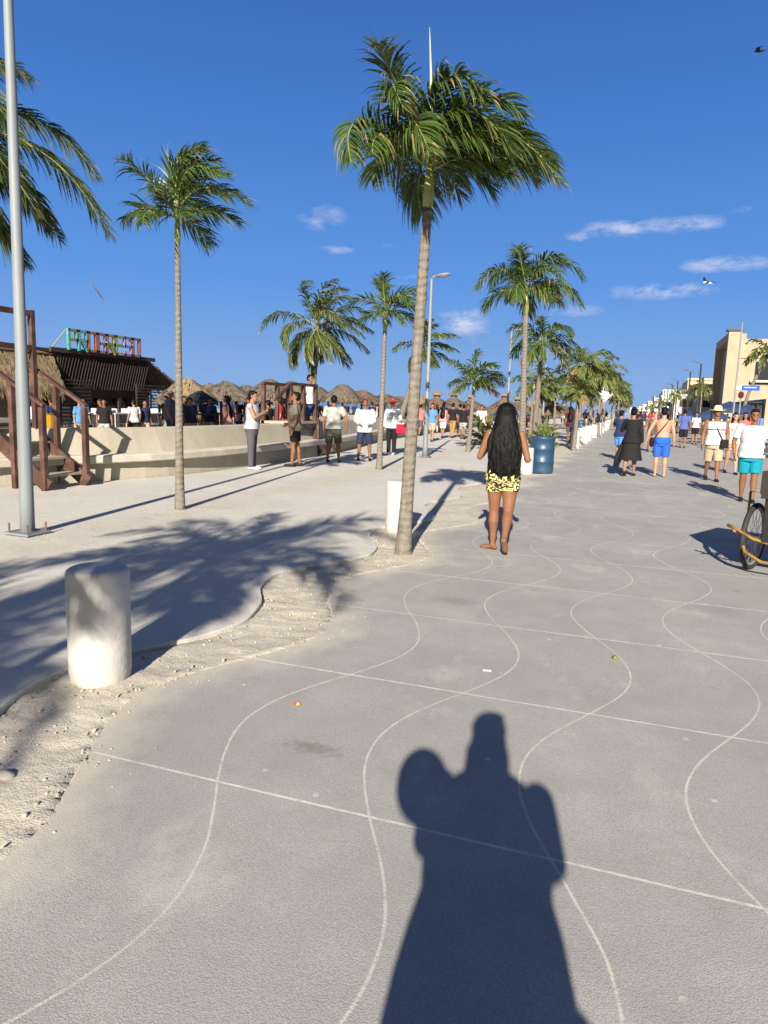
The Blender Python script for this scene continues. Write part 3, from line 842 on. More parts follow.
    # head
    hy, hp = R(headyaw), R(headpitch)
    HM = Matrix.Rotation(-hy, 3, 'Z') @ Matrix.Rotation(-hp, 3, 'X')
    H0 = T((0, .01, 1.54))
    def h(x, y_, z_): return H0 + HM @ Vector((x, y_, z_))
    B.ell(h(0, 0, .095), (.073, .092, .095), 18, 12, HM)
    B.ell(h(0, .028, .04), (.058, .066, .066), 14, 9, HM)
    B.ell(h(0, .092, .062), (.012, .018, .02), 8, 6, HM); B.ell(h(0, .082, -.008), (.024, .018, .016), 8, 6, HM)
    B.ell(h(0, .085, .022), (.026, .014, .011), 8, 6, HM); B.ell(h(0, .082, .10), (.05, .014, .010), 8, 6, HM)
    for s in (-1, 1): B.ell(h(s * .075, -.008, .07), (.012, .02, .03), 8, 6, HM)
    eyes = [h(s * .03, .084, .083) for s in (-1, 1)]; mouth = h(0, .094, .022); brow = [h(s * .032, .088, .104) for s in (-1, 1)]
    def fn(c):
        if (c - H0).length > .25: return 0
        l = HM.inverted() @ (c - H0)
        if l.y < .05: return 0
        if abs(abs(l.x) - .030) < .013 and abs(l.z - .082) < .006: return 1
        if abs(abs(l.x) - .031) < .017 and abs(l.z - .104) < .0045: return 1
        if abs(l.x) < .022 and abs(l.z - .020) < .0055: return 2
        return 0
    body = remesh(B, 'body', [skinm(skin), m_eye, m_lip], root, vox, 2, fn)
    # ---- hair
    hc = haircol or m_hair
    if hair in ('short', 'long', 'bun', 'tail'):
        hm = MB()
        hm.ell(h(0, -.020, .115), (.083, .088, .090), 18, 12, HM); hm.ell(h(0, -.045, .08), (.078, .065, .085), 16, 10, HM)
        hm.ell(h(0, .02, .155), (.068, .068, .042), 14, 8, HM)
        if hair == 'bun': hm.ell(h(0, -.1, .17), (.045, .045, .045), 12, 8)
        if hair == 'tail': hm.tube([h(0, -.09, .12), h(0, -.15, .06), h(0, -.13, -.1), h(0, -.11, -.22)], [.04, .042, .035, .01], 10)
        if hair == 'long':
            hm.ell(h(0, -.03, .05), (.09, .075, .11), 14, 9)
            hm.tube([h(0, -.045, .05), T((0, -.06, 1.43)), T((0, -.115, 1.30)), T((0, -.14, 1.12)), T((0.0, -.15, .99))], [.10, .105, .125, .125, .07], 18, flat=.55, side=(1, 0, 0))
        remesh(hm, 'hair', hc, root, vox, 1)
    # ---- clothes
    if top:
        kind, m = top[0], top[1]; tmb = MB(); z0 = top[2] if len(top) > 2 else .86
        infl = .02
        put_torso(tmb, torso(infl, z0, 1.435 if kind != 'tank' else 1.40, .038))
        if z0 < .95:
            for s in (-1, 1): tmb.ell((s * .07, -.058, .93 + dz.z), (.10, .10, .075), 14, 9)
        if kind == 'tank':
            for s in (-1, 1): tmb.tube([T((s * .085, .085, 1.34)), T((s * .09, .04, 1.44)), T((s * .09, -.06, 1.42)), T((s * .08, -.09, 1.34))], .024, 8)
        else:
            for (S, e, w_, hd) in arms:
                S, e, w_ = T(S), T(e), T(w_); af = (.65 + .35 * fat) * (.9 if fem else 1)
                tmb.ell(S, .066 * af, 12, 8)
                if kind == 'vest': pass
                elif kind == 'tee': tmb.tube([S, S.lerp(e, .4), S.lerp(e, .72)], [.066 * af, .066 * af, .068 * af], 14)
                else:
                    tmb.tube([S, S.lerp(e, .4), e], [.066 * af, .062 * af, .055 * af], 12); tmb.ell(e, .055 * af)
                    tmb.tube([e, e.lerp(w_, .5), e.lerp(w_, .97)], [.055 * af, .05 * af, .04 * af], 12)
            if kind == 'hood': tmb.ell(h(0, -.015, .08), (.098, .10, .125), 14, 9); tmb.ell(h(0, .04, .06), (.0, .0, .0))
        stripe = top[3] if len(top) > 3 else None
        mats = [m]; f3 = None
        if stripe:
            mats = [m, stripe]; f3 = lambda c: 1 if (1.20 < c.z - dz.z < 1.235 and c.y > .03) else 0
        remesh(tmb, 'shirt' if kind != 'hood' else 'hoodie', mats, root, vox, 1, f3)
    if bottom:
        kind, m = bottom[0], bottom[1]; bmb = MB()
        if kind in ('shorts', 'pants'):
            put_torso(bmb, torso(.018, .775, 1.0))
            for s in (-1, 1): bmb.ell((s * .075, -.058, .90 + dz.z), (.094, .094, .095), 14, 9)
            fr = bottom[2] if len(bottom) > 2 else .8
            for hip, knee, ank, b in legs:
                hip, knee, ank = hip + dz, knee + dz, ank + dz; f2 = .6 + .4 * fat
                if kind == 'shorts':
                    if fr <= 1: bmb.tube([hip + Vector((0, 0, .02)), hip.lerp(knee, fr * .5), hip.lerp(knee, fr)], [.105 * f2, .104 * f2, (.103 - .012 * fr) * f2], 16)
                    else: bmb.tube([hip + Vector((0, 0, .02)), hip.lerp(knee, .5), knee, knee.lerp(ank, fr - 1)], [.105 * f2, .098 * f2, .085 * f2, .082 * f2], 16)
                else:
                    bmb.tube([hip + Vector((0, 0, .02)), hip.lerp(knee, .5), knee], [.105 * f2, .092 * f2, .076 * f2], 16); bmb.ell(knee, .075 * f2)
                    bmb.tube([knee, knee.lerp(ank, .5), ank + Vector((0, .0, -.02))], [.075 * f2, .068 * f2, .062], 16)
            remesh(bmb, kind if kind == 'shorts' else 'trousers', m, root, vox, 1)
        elif kind == 'dress':
            zb = bottom[2]; fl = bottom[3] if len(bottom) > 3 else .1
            rs = torso(.022, .86, 1.40 if not top else 1.02)
            rs = [(zb, .19 + fl, .15 + fl, -.03)] + [(zb + (.86 - zb) * .5, .19 + fl * .5, .15 + fl * .5, -.02)] + rs
            put_torso(bmb, rs); remesh(bmb, 'dress', m, root, vox, 1)
    if shoes and not barefoot:
        smb = MB()
        for hip, knee, ank, b in legs:
            ank = ank + dz
            fb = 0 if abs(ank.z - dz.z - low - .075) < .03 and b > -.9 else b * .9
            cf, sf = math.cos(fb), math.sin(fb)
            def fp(y_, z_): return ank + Vector((0, y_ * cf - z_ * sf, y_ * sf + z_ * cf))
            smb.tube([fp(-.06, -.04), fp(-.03, -.036), fp(.07, -.042), fp(.14, -.05), fp(.19, -.058)], [.036, .044, .044, .043, .022], 12, flat=.85, side=(1, 0, 0))
            if sock: pass
        remesh(smb, 'shoes', shoes, root, vox, 1)
    if hat:
        hmb = MB(); kind, m = hat[0], hat[1]
        if kind == 'brim':
            hmb.tube([h(0, -.01, .118), h(0, -.01, .13), h(0, -.01, .20), h(0, -.01, .235)], [.1, .1, .086, .06], 20)
            n_ = 24; vs = []; fs = []
            for j, (rr, zz) in enumerate(((.09, .128), (.14, .122), (.185, .128), (.185, .121), (.14, .115), (.09, .12))):
                for i in range(n_):
                    a = 2 * PI * i / n_; vs.append(h(rr * math.cos(a), -.01 + rr * math.sin(a), zz + .02 * math.cos(2 * a) * (rr / .19) ** 2))
            for j in range(6):
                for i in range(n_): fs.append((j * n_ + i, j * n_ + (i + 1) % n_, ((j + 1) % 6) * n_ + (i + 1) % n_, ((j + 1) % 6) * n_ + i))
            hmb.add(vs, fs)
        elif kind == 'cap':
            hmb.ell(h(0, -.012, .13), (.087, .095, .085), 18, 12, HM); hmb.ell(h(0, .12, .135), (.065, .07, .010), 14, 6, HM)
        hmb.build('hat', m, root, smooth=(kind == 'cap'))
    s = H / 1.70; root.scale = (s, s, s)
    root['_dz'] = dz.z
    return root

def keyclean(r):
    if '_dz' in r: del r['_dz']

white = plain('white_cotton', (.68, .68, .68)); black = plain('black_cloth', (.018, .018, .02)); navy = plain('navy_cloth', (.03, .04, .10))
blue = plain('royal_blue_cloth', (.03, .14, .62)); teal = plain('turquoise_cloth', (.01, .30, .42)); grey = plain('grey_cloth', (.45, .46, .48)); dgrey = plain('dark_grey_cloth', (.11, .10, .115))
khaki = plain('khaki_cloth', (.50, .41, .29)); olive = plain('olive_cloth', (.16, .16, .11)); red = plain('red_cloth', (.55, .03, .04)); pink = plain('pink_cloth', (.75, .35, .35)); maroon = plain('maroon_cloth', (.10, .02, .03))
tanb = plain('tan_trousers', (.42, .24, .10)); straw = mat('straw_hat', (.62, .50, .31), .85, .15, 30); shoe_b = plain('black_shoe', (.02, .02, .02), .5); shoe_w = plain('white_shoe', (.7, .7, .7)); purple = plain('purple_stripe', (.25, .06, .35))
skyb = plain('sky_blue_cloth', (.10, .30, .75)); yellow = plain('yellow_cloth', (.75, .55, .02))
# leopard-like yellow and black print
m_leo, nt, b = newmat('yellow_black_print'); n = N(nt); v = n.obj()
vo = n.vor(n.scalev(v, (1, 1, 1.4)), 30)
dd = n.m('ADD', vo.outputs['Distance'], n.m('MULTIPLY', n.m('SUBTRACT', n.noise(v, 34, 3), .5), .55))
c = n.mix(n.ramp(dd, .46, .54), (.62, .56, .22), (.018, .016, .012)); c = n.mix(n.ramp(dd, .20, .14), c, (.30, .22, .05))
n.L(c, b.inputs['Base Color']); b.inputs['Roughness'].default_value = .8

# -- the girl in the foreground
p = G(499, 551)
g = human((p.x, p.y, 0), -4, 1.59, toe=(-1.1, .1), fem=True, fat=1.22, skin='brown', lL=(6, 3), lR=(-9, 40), armL=((.10, .0, -.28), (.04, .22, -.19)), armR=((.09, -.03, -.29), (.07, .15, -.30)),
      top=('tank', plain('white_top', (.66, .68, .70)), 1.0), bottom=('shorts', m_leo, .42), hair='none', near=True, label='barefoot girl with waist-long black hair and yellow and black patterned shorts')
dz = g['_dz']
hb = MB(); H0z = 1.54 + dz
hb.ell((0, -.018, H0z + .104), (.110, .110, .110), 20, 13); hb.ell((0, -.030, H0z + .0), (.118, .110, .205), 20, 13); hb.ell((0, -.06, H0z - .06), (.134, .095, .22), 20, 13)
hb.tube([(0, -.055, H0z + .06), (.0, -.075, H0z - .05), (.005, -.11, H0z - .17), (.01, -.135, H0z - .32), (.018, -.145, H0z - .46), (.025, -.15, H0z - .58), (.03, -.15, H0z - .63)],
        [.112, .135, .168, .175, .165, .14, .09], 22, flat=.42, side=(1, 0, 0))
rr = random.Random(4)
for i in range(64):
    a = rr.uniform(-1, 1); x0 = a * .085; ph = rr.uniform(0, 6); ln = rr.uniform(.55, .70)
    pts = [(a * .10, -.03 - .10 * (1 - a * a) ** .5, H0z + .12)]
    for q in range(12):
        t = q / 11; z = H0z + .03 - ln * t; sp_ = .10 + .085 * math.sin(min(1, t * 1.7) * PI / 2)
        x = a * sp_ + .012 * math.sin(ph + t * 11) + .02 * t; yy = -.05 - .075 * math.sqrt(max(0, 1 - a * a)) - .088 * math.sin(min(1, t * 1.5) * PI / 2) + .006 * math.sin(ph * 2 + t * 14)
        pts.append((x, yy, z))
    hb.tube(pts, [.012] * 10 + [.011, .008, .003], 5)
remesh(hb, 'hair', m_hair, g, .0055, 4)
# her phone
ph = MB(); s = 1.62 / 1.7
o = MB().box((0, 0, 0), (.075, .012, .155)).build('phone', mat('phone_black', (.015, .015, .018), .25, .05, 5), bevel=.006)
loc = g.matrix_basis  # her own frame
gm = Matrix.Translation(g.location) @ Matrix.Rotation(g.rotation_euler.z, 4, 'Z') @ Matrix.Scale(s, 4)
o.location = gm @ Vector((-.245, .29, 1.395 + dz - .10)); o.rotation_euler = (R(-55), 0, R(25)); tag(o, 'black smartphone held out by the long-haired girl', 'phone')
o = MB(); o.ell((0, 0, 0), (.05, .035, .06)); o = o.build('green_pouch', plain('green_fabric', (.05, .30, .10)), smooth=True)
o.location = gm @ Vector((-.145, .06, 1.09 + dz)); tag(o, 'small green pouch at the left hip of the long-haired girl', 'pouch')

GL, GRt, GX = 'people standing in front of the sea wall', 'walkers on the promenade', 'people further along the promenade'
def H(px, py, **k):
    p = G(px, py); return human((p.x, p.y, k.pop('z', 0.0)), **k)
AF = ((.04, .08, -.26), (-.26, .22, -.20))
H(252, 470, face=75, H=1.74, fat=1.1, skin='warm', armL=((.04, .10, -.25), (-.2, .26, -.16)), armR=((.04, .12, -.24), (-.2, .26, -.13)), top=('vest', grey, .90), bottom=('pants', dgrey), shoes=shoe_w, near=True, headpitch=6,
  label='young man in pale grey sleeveless shirt with folded arms before the sea wall', group=GL, z=.018)
H(295, 467, face=-112, H=1.76, fat=1.0, skin='brown', lL=(6, 3), lR=(-6, 3), top=('tee', plain('khaki_grey_tee', (.20, .185, .15)), .84), bottom=('shorts', black, .75), shoes=shoe_b, near=True, headpitch=-14,
  armR=((.05, .02, -.28), (.02, .20, -.40)), label='man in olive-grey t-shirt and black shorts facing the man with folded arms', group=GL, z=.018)
m_pat = mat('patterned_grey_shirt', (.30, .30, .28), .8, .5, 14)
H(333, 463, face=-12, H=1.72, fat=1.12, skin='brown', legout=.1, top=('tee', m_pat, .88), bottom=('shorts', plain('dark_olive_shorts', (.10, .10, .08)), .95), shoes=navy, near=True,
  armR=((.14, -.05, -.26), (.15, -.02, -.50)), label='stocky man seen from behind in mottled grey shirt and olive shorts', group=GL, z=.018)
H(364, 461, face=160, H=1.66, fat=1.15, skin='brown', legout=.12, top=('long', white, .80), bottom=('shorts', navy, 1.0), shoes=shoe_b, near=False, hair='short', haircol=maroon,
  armL=((.06, .05, -.27), (-.06, .2, -.36)), armR=((.06, .05, -.27), (-.06, .2, -.36)), headpitch=-22, label='person in loose white long-sleeved top and navy shorts looking down at a phone', group=GL, z=.018)
rc_ = H(391, 446 + 9, face=175, H=1.68, fat=1.0, skin='brown', top=('long', plain('white_blue_top', (.66, .70, .80)), .84), bottom=('pants', black), shoes=shoe_w, near=False, hat=('brim', plain('red_hat', (.6, .07, .06))),
  armL=((.10, .06, -.24), (.16, .24, -.30)), label='vendor in red brimmed hat, white top and black trousers carrying a red cooler', group=GL, z=.018)
# red cooler in the vendor's hand
p = G(391, 455)
r = thing('cooler_box', (p.x + .40, p.y - .12, .70), 0, 'red cooler box hanging from the hand of the vendor in a red hat', 'cooler')
MB().box((0, 0, .14), (.36, .26, .28)).build('tub', plain('red_plastic', (.62, .02, .05), .4), r, bevel=.02); MB().box((0, 0, .305), (.38, .28, .045)).build('lid', plain('white_plastic', (.75, .74, .72), .4), r, bevel=.015)
MB().tube([(-.17, 0, .26), (-.16, 0, .40), (.16, 0, .40), (.17, 0, .26)], .012, 8).build('handle', plain('white_plastic', (.75, .74, .72), .4), r)
# far left groups
for (px, py, fc, Hh, kw, lab) in [
    (426, 434, 170, 1.66, dict(fem=True, skin='tan', bottom=('dress', pink, .35, .08), hair='long'), 'woman in pink dress left of the lamp post near the wall'),
    (420, 436, 20, 1.62, dict(skin='tan', top=('tee', plain('rose_tee', (.45, .2, .18)),), bottom=('shorts', dgrey, .9)), 'person in dull rose shirt behind the leaning palm trunk'),
    (436, 433, -170, 1.64, dict(fem=True, skin='tan', top=('tee', black), bottom=('pants', plain('cream_trousers', (.62, .56, .45))), hair='long'), 'woman in black top and cream trousers beside the lamp post'),
    (443, 433, 10, 1.78, dict(skin='brown', top=('tee', skyb, .82), bottom=('pants', grey)), 'man in bright blue shirt right of the lamp post'),
    (452, 438, 10, 1.72, dict(skin='tan', top=('tee', black, .88), bottom=('pants', tanb)), 'man in black shirt and tan trousers walking away near the short palm'),
    (459, 437, -5, 1.70, dict(skin='tan', fem=True, top=('tee', black, .88), bottom=('shorts', tanb, 1.0), hair='bun'), 'woman in black top and tan shorts next to the short palm'),
    (467, 433, 160, 1.7, dict(skin='brown', top=('tee', maroon), bottom=('pants', black)), 'person in dark maroon and black beyond the short palm'),
    (569, 443, 5, 1.72, dict(skin='brown', top=('tee', maroon, .82), bottom=('shorts', dgrey, .9), hair='long'), 'long-haired person in maroon top walking behind the white bollards')]:
    H(px, py, face=fc, H=Hh, label=lab, group=GX, shoes=shoe_b, lL=(8, 4), lR=(-10, 12), **kw)

# -- right hand walkers
w1 = H(629, 476, face=8, H=1.66, fem=True, fat=1.1, skin='tan', lL=(-10, 22), lR=(8, 2), bottom=('dress', black, .42, .10), top=('long', black, .8), hair='bun', shoes=shoe_b, near=True, barefoot=False,
  armL=((.1, .10, -.24), (-.02, .26, -.10)), label='woman in loose black dress walking away up the promenade', group=GRt)
wr = human_pos = G(629, 476)
o = MB(); o.tube([(0, 0, 0), (-.05, .02, -.25), (-.14, -.02, -.55), (-.19, -.05, -.80)], [.03, .07, .09, .07], 10, flat=.3); o = o.build('black_wrap', black, smooth=True); o.location = (wr.x - .14, wr.y, 1.02)
tag(o, 'black cloth wrap trailing from the hand of the woman in the black dress', 'wrap')
p = G(618, 460); 
human((p.x, p.y, 0), 20, 1.6, skin='tan', top=('tee', navy, .84), bottom=('shorts', skyb, .9), lL=(14, 20), lR=(-12, 6), shoes=shoe_b, armL=((.1, .15, -.22), (.0, .3, -.05)),
  label='child in navy shirt and bright blue shorts in front of the woman in black', group=GRt)
m2 = H(659, 477, face=4, H=1.68, fat=1.12, skin='light', lL=(3, 2), lR=(2, 2), legout=.03, bottom=('shorts', blue, .9), barefoot=True, near=True, armL=((.12, -.02, -.27), (.16, .02, -.52)),
  label='shirtless man in royal blue shorts with a black cross-body bag', group=GRt)
p = G(659, 477)
r = thing('crossbody_bag', (p.x, p.y, 0), 0, 'black cross-body bag on the bare back of the man in blue shorts', 'bag')
MB().tube([(.12, -.02, 1.42), (.05, -.13, 1.30), (-.08, -.155, 1.12), (-.20, -.10, .94)], .012, 8, flat=2.0).build('strap', black, r)
MB().ell((-.24, -.06, .85), (.06, .11, .12), 14, 9).build('pouch', black, r, smooth=True)
H(650, 452, face=176, H=1.6, fem=True, skin='tan', top=('tank', dgrey, 1.0), bottom=('shorts', dgrey, .4), hair='tail', shoes=shoe_b, label='woman in dark tank top approaching left of the shirtless man', group=GRt, lL=(8, 4), lR=(-10, 20))
m3 = H(711, 481, face=176, H=1.72, fat=1.22, skin='brown', lL=(10, 4), lR=(-14, 14), top=('tank', plain('white_vest', (.76, .74, .72)), .86, purple), bottom=('shorts', khaki, 1.0), shoes=shoe_b, near=True, hat=('brim', straw), headpitch=-4,
  label='stout man in straw sun hat, white vest and khaki shorts walking towards us', group=GRt)
p = G(711, 481)
r = thing('camera_bag', (p.x, p.y, 0), R(-176), 'black camera bag slung across the man in the straw hat', 'bag')
MB().tube([(.10, -.03, 1.45), (.085, .135, 1.36), (-.03, .205, 1.17), (-.13, .20, .98)], .011, 8, flat=2.0).build('strap', black, r)
MB().box((-.17, .21, .90), (.17, .10, .20)).build('pouch', black, r, bevel=.03)
m4 = H(746, 502, face=182, H=1.66, fat=1.3, skin='brown', lL=(5, 3), lR=(-6, 8), top=('tee', white, .84), bottom=('shorts', teal, .82), shoes=shoe_b, near=True, barefoot=False,
  armR=((.09, -.04, -.27), (.07, .08, -.50)), armL=((.09, .04, -.26), (.06, .24, -.33)), label='heavy man in white v-neck t-shirt and turquoise shorts at the right edge', group=GRt)
p = G(746, 502)
o = MB(); o.ell((0, 0, 0), (.07, .05, .05)); o.ell((.06, 0, .02), (.05, .05, .04)); o = o.build('yellow_fruit', plain('yellow_rind', (.8, .6, .02), .5), smooth=True); o.location = (p.x + .27, p.y - .28, 1.04); tag(o, 'yellow fruit held by the man in the white t-shirt', 'fruit')
H(730, 474, face=172, H=1.62, fem=True, skin='light', top=('tee', plain('cream_top', (.72, .68, .62)), .86), bottom=('shorts', khaki, .5), hair='long', shoes=shoe_b, lL=(12, 3), lR=(-12, 18), label='woman with dark hair in cream top between the two men in white', group=GRt)
H(741, 462, face=188, H=1.64, fem=True, skin='tan', top=('tank', plain('coral_top', (.75, .16, .2)), .9), bottom=('shorts', navy, .6), hair='long', shoes=shoe_b, label='dark-haired woman in coral red top behind the man in the white t-shirt', group=GRt)
H(682, 448, face=5, H=1.74, skin='brown', top=('tee', plain('blue_purple_tee', (.10, .14, .42)), .84), bottom=('shorts', black, .95), shoes=shoe_b, label='man in blue-violet t-shirt walking away between lamp posts', group=GRt, lL=(8, 4), lR=(-8, 10))
H(694, 444, face=184, H=1.62, fem=True, skin='tan', top=('tee', white, .9), bottom=('shorts', black, .8), hair='bun', shoes=shoe_b, label='woman in white top further back right of the blue-violet t-shirt', group=GRt)

# -- distant crowd: six figures copied
protos = []
ck = [('tee', white, black, 'short'), ('tee', navy, khaki, 'short'), ('tee', red, navy, 'long'), ('tank', pink, white, 'long'), ('tee', black, grey, 'short'), ('tee', skyb, khaki, 'bun')]
for i, (a, m1, m2_, hr) in enumerate(ck):
    lab = 'distant walker in %s on the far promenade' % ['white shirt and black shorts', 'navy shirt and khaki shorts', 'red top and navy shorts', 'pink top and white shorts', 'black shirt and grey shorts', 'light blue shirt and khaki shorts'][i]
    q = human((0, 60, 0), 0 if i % 2 else 180, 1.68, fem=hr != 'short', skin=('tan', 'brown', 'warm')[i % 3], top=(a, m1, .86), bottom=('shorts', m2_, .9), hair=hr, shoes=shoe_b, lL=(14, 5), lR=(-14, 18), label=lab, group='distant walkers on the far promenade')
    protos.append(q)
used = set(); rq = random.Random(12)
for i in range(84):
    pr_ = protos[i % 6]
    if i < 34: y = rq.uniform(62, 150); x = rq.uniform(-1.4, 4.2)
    elif i < 52: y = rq.uniform(60, 110); x = rq.uniform(-6.5, -3.3)
    elif i < 70: y = rq.uniform(50, 95); x = rq.uniform(5.6, 8.2)
    else: y = rq.uniform(30, 60); x = rq.uniform(-9.0, -6.5)
    q = pr_ if i < 6 else dup(pr_, (0, 0, 0), 0, pr_.scale[0])
    q.location = (x, y, .0); q.rotation_euler = (0, 0, rq.choice((0, PI)) + rq.uniform(-.5, .5))
# -- beach crowd beyond the wall
bprot = []
bl = ['beach-goer in white shirt standing behind the sea wall among the palapas', 'beach-goer in navy shirt standing behind the sea wall among the palapas', 'beach-goer in red top standing behind the sea wall among the palapas', 'beach-goer in pink top standing behind the sea wall among the palapas', 'beach-goer in black shirt standing behind the sea wall among the palapas', 'beach-goer in light blue shirt standing behind the sea wall among the palapas']
for i in range(76):
    ki = (1, 4, 4, 1, 4, 0, 1, 4, 5, 4, 2, 1, 4, 3)[i % 14]; pr_ = protos[ki]; lab = bl[ki]
    px = rq.uniform(158, 560) if i > 14 else rq.uniform(158, 300); yv = rq.uniform(19, 34) if px < 300 else rq.uniform(32, 62)
    q0 = atY(px, 405, yv)
    if q0.x > wallx(yv) - 1.2: continue
    q = dup(pr_, (q0.x, yv, .0), rq.uniform(0, 6), pr_.scale[0] * rq.uniform(.93, 1.03), lab, 'beach-goers behind the sea wall')
q = atX(92, 410, -17.0)
big = human((-15.6, 19.2 , 0), 60, 1.8, fat=1.35, skin='brown', top=('tee', plain('slate_tee', (.10, .13, .20)), .84), bottom=('pants', navy), shoes=shoe_b, hair='none', hat=('cap', white), label='big man in slate t-shirt and white cap behind the wall by the restaurant screen', group='beach-goers behind the sea wall')
q = atY(170, 400, 19.0); big.location = (q.x, 19.0, 0)

# -- the photographer, standing just behind the viewpoint (throws the long shadow)
ph = human((.10, -.30, 0), -4, 1.68, fem=True, fat=1.5, skin='tan', top=('long', plain('loose_shirt', (.30, .32, .36)), .62), bottom=('dress', plain('long_skirt', (.20, .20, .24)), .25, .0), hair='long', shoes=shoe_b, hat=('cap', plain('dark_cap', (.05, .05, .06))),
   armL=((.02, .10, -.21), (-.12, .20, -.16), (-.1, .9, -.1)), armR=((.01, .10, -.21), (-.12, .20, -.18), (-.1, .9, -.1)), near=True, label='photographer in cap and long skirt standing behind the viewpoint holding a phone')
r = thing('shoulder_bag', (-.16, -.38, 1.02), 0, 'rounded bag on the left shoulder of the photographer', 'bag')
MB().ell((.0, .0, .38), (.11, .09, .14), 18, 12, Euler((0, -.35, 0)).to_matrix()).build('pouch', plain('bag_cloth', (.2, .15, .12)), r, smooth=True)
MB().ell((.50, .05, -.35), (.13, .12, .28), 16, 10).build('hip_shadow_bulk', plain('bag_cloth', (.2, .15, .12)), r, smooth=True)  # unseen bulk at the right hip, added to widen the cast shadow
MB().tube([(.0, -.05, .42), (.05, .06, .42), (.05, .14, .2)], .015, 8).build('strap', black, r)
for o in list(C.objects): keyclean(o)

# ------------------------------------------------------------------ wooden stairs over the wall
m_wood = mat('painted_brown_timber', (.052, .021, .013), .65, .2, 5, .003, 60, dirt=(.13, .07, .05))
m_tread = mat('sandy_tread', (.33, .28, .21), .85, .2, 7, .004, 50)
def staircase(x0, x1, y0, y1, ztop, lab, gate=0, rail_h=1.02, low=1.36):
    r = thing('wooden_stairs', (x0, (y0 + y1) / 2, 0), 0, lab, 'stairs', 'wooden stairs over the sea wall')
    w2 = (y1 - y0) / 2; L = x0 - x1; nst = 4
    for s in (-1, 1):
        MB().bar((.06, s * (w2 - .03), .06), (-L, s * (w2 - .03), ztop - .08), .05, .24).build('stringer', m_wood, r)
        for q in (0, .46, 1.0):
            zt = low + (ztop + rail_h - low) * q; hh = zt if not (gate and q == 1.0) else gate
            MB().bar((-L * q, s * w2, 0), (-L * q, s * w2, hh), .085, .085, (1, 0, 0)).build('post', m_wood, r)
        MB().bar((.05, s * w2, low + .03), (-L, s * w2, ztop + rail_h + .03), .085, .05).build('handrail', m_wood, r)
    for k in range(nst):
        t = (k + .35) / nst
        MB().box((-L * t - .08, 0, ztop * (k + .9) / (nst + .4)), (.29, (w2 - .06) * 2, .04)).build('tread', m_tread, r)
    return r
st = staircase(-9.0, -10.35, 8.98, 9.92, 1.12, 'dark brown timber stairs with tall gate frame at the left edge', low=1.36)
q = -.98
for z in (2.94, 2.36):
    MB().bar((q, -1.6, z), (q, .315, z), .07, .09).build('cross_beam', m_wood, st)
MB().bar((q, .36, 0), (q, .36, 3.0), .085, .085, (1, 0, 0)).build('post', m_wood, st)
MB().bar((q, -1.6, 0), (q, -1.6, 2.95), .085, .085, (1, 0, 0)).build('post', m_wood, st)
MB().box((q - 1.0, 0, 1.10), (1.9, 1.0, .05)).build('deck', m_tread, st)
st2 = staircase(-8.75, -9.75, 19.05, 19.95, 1.05, 'dark timber stairs and platform where a man in blue shorts steps down', low=1.0, rail_h=.95)
pl = thing('timber_platform', (-9.55, 18.2, 0), 0, 'raised dark timber platform with railing left of the second stairs', 'platform')
MB().box((.3, -.0, 1.0), (.95, 1.7, .07)).build('deck', m_tread, pl)
MB().box((.74, 0, .93), (.06, 1.7, .16)).build('edge_beam', m_wood, pl)
for yy in (-.8, 0, .8):
    MB().bar((.72, yy, 0 if yy > .5 else .9), (.72, yy, 2.02), .1, .1, (1, 0, 0)).build('post', m_wood, pl); MB().bar((-.1, yy, 0), (-.1, yy, 2.02), .1, .1, (1, 0, 0)).build('post', m_wood, pl)
MB().bar((.72, -.85, 2.05), (.72, .85, 2.05), .1, .08).build('top_rail', m_wood, pl); MB().bar((-.1, -.85, 2.05), (-.1, .85, 2.05), .1, .08).build('top_rail', m_wood, pl)
MB().bar((.72, -.85, 1.5), (.72, .85, 1.5), .06, .06).build('mid_rail', m_wood, pl)
MB().bar((.72, -1.6, 1.62), (.72, -.85, 2.05), .08, .08).build('slanted_rail', m_wood, pl)
human((-9.25, 19.5, .62), face=100, H=1.74, skin='brown', top=('tee', white, .86), bottom=('shorts', blue, .85), shoes=shoe_w, lL=(28, 40), lR=(2, 4), label='man in white t-shirt and blue shorts stepping down the timber stairs', group=GL)

# ------------------------------------------------------------------ thatch
def thatchmat(name, a, b2):
    m, nt, b = newmat(name); n = N(nt); v = n.obj()
    g = n.nd('ShaderNodeNewGeometry').outputs['Random Per Island']
    c = n.mix(n.ramp(n.noise(n.scalev(v, (6, 6, 1.2)), 4, 4, .7), .3, .7), a, b2)
    h = n.nd('ShaderNodeHueSaturation'); n.L(c, h.inputs['Color']); n.L(n.ramp(g, 0, 1, .6, 1.35), h.inputs['Value']); n.L(h.outputs[0], b.inputs['Base Color'])
    b.inputs['Roughness'].default_value = .95; n.L(n.bump(n.noise(n.scalev(v, (6, 6, 1)), 12, 3), .05), b.inputs['Normal'])
    return m
m_thN = thatchmat('fresh_thatch', (.22, .155, .08), (.36, .27, .155)); m_thO = thatchmat('old_thatch', (.10, .082, .062), (.20, .16, .12)); m_thR = thatchmat('reddish_thatch', (.13, .085, .058), (.22, .15, .10))
m_pole = mat('weathered_pole', (.13, .10, .07), .85, .25, 8)
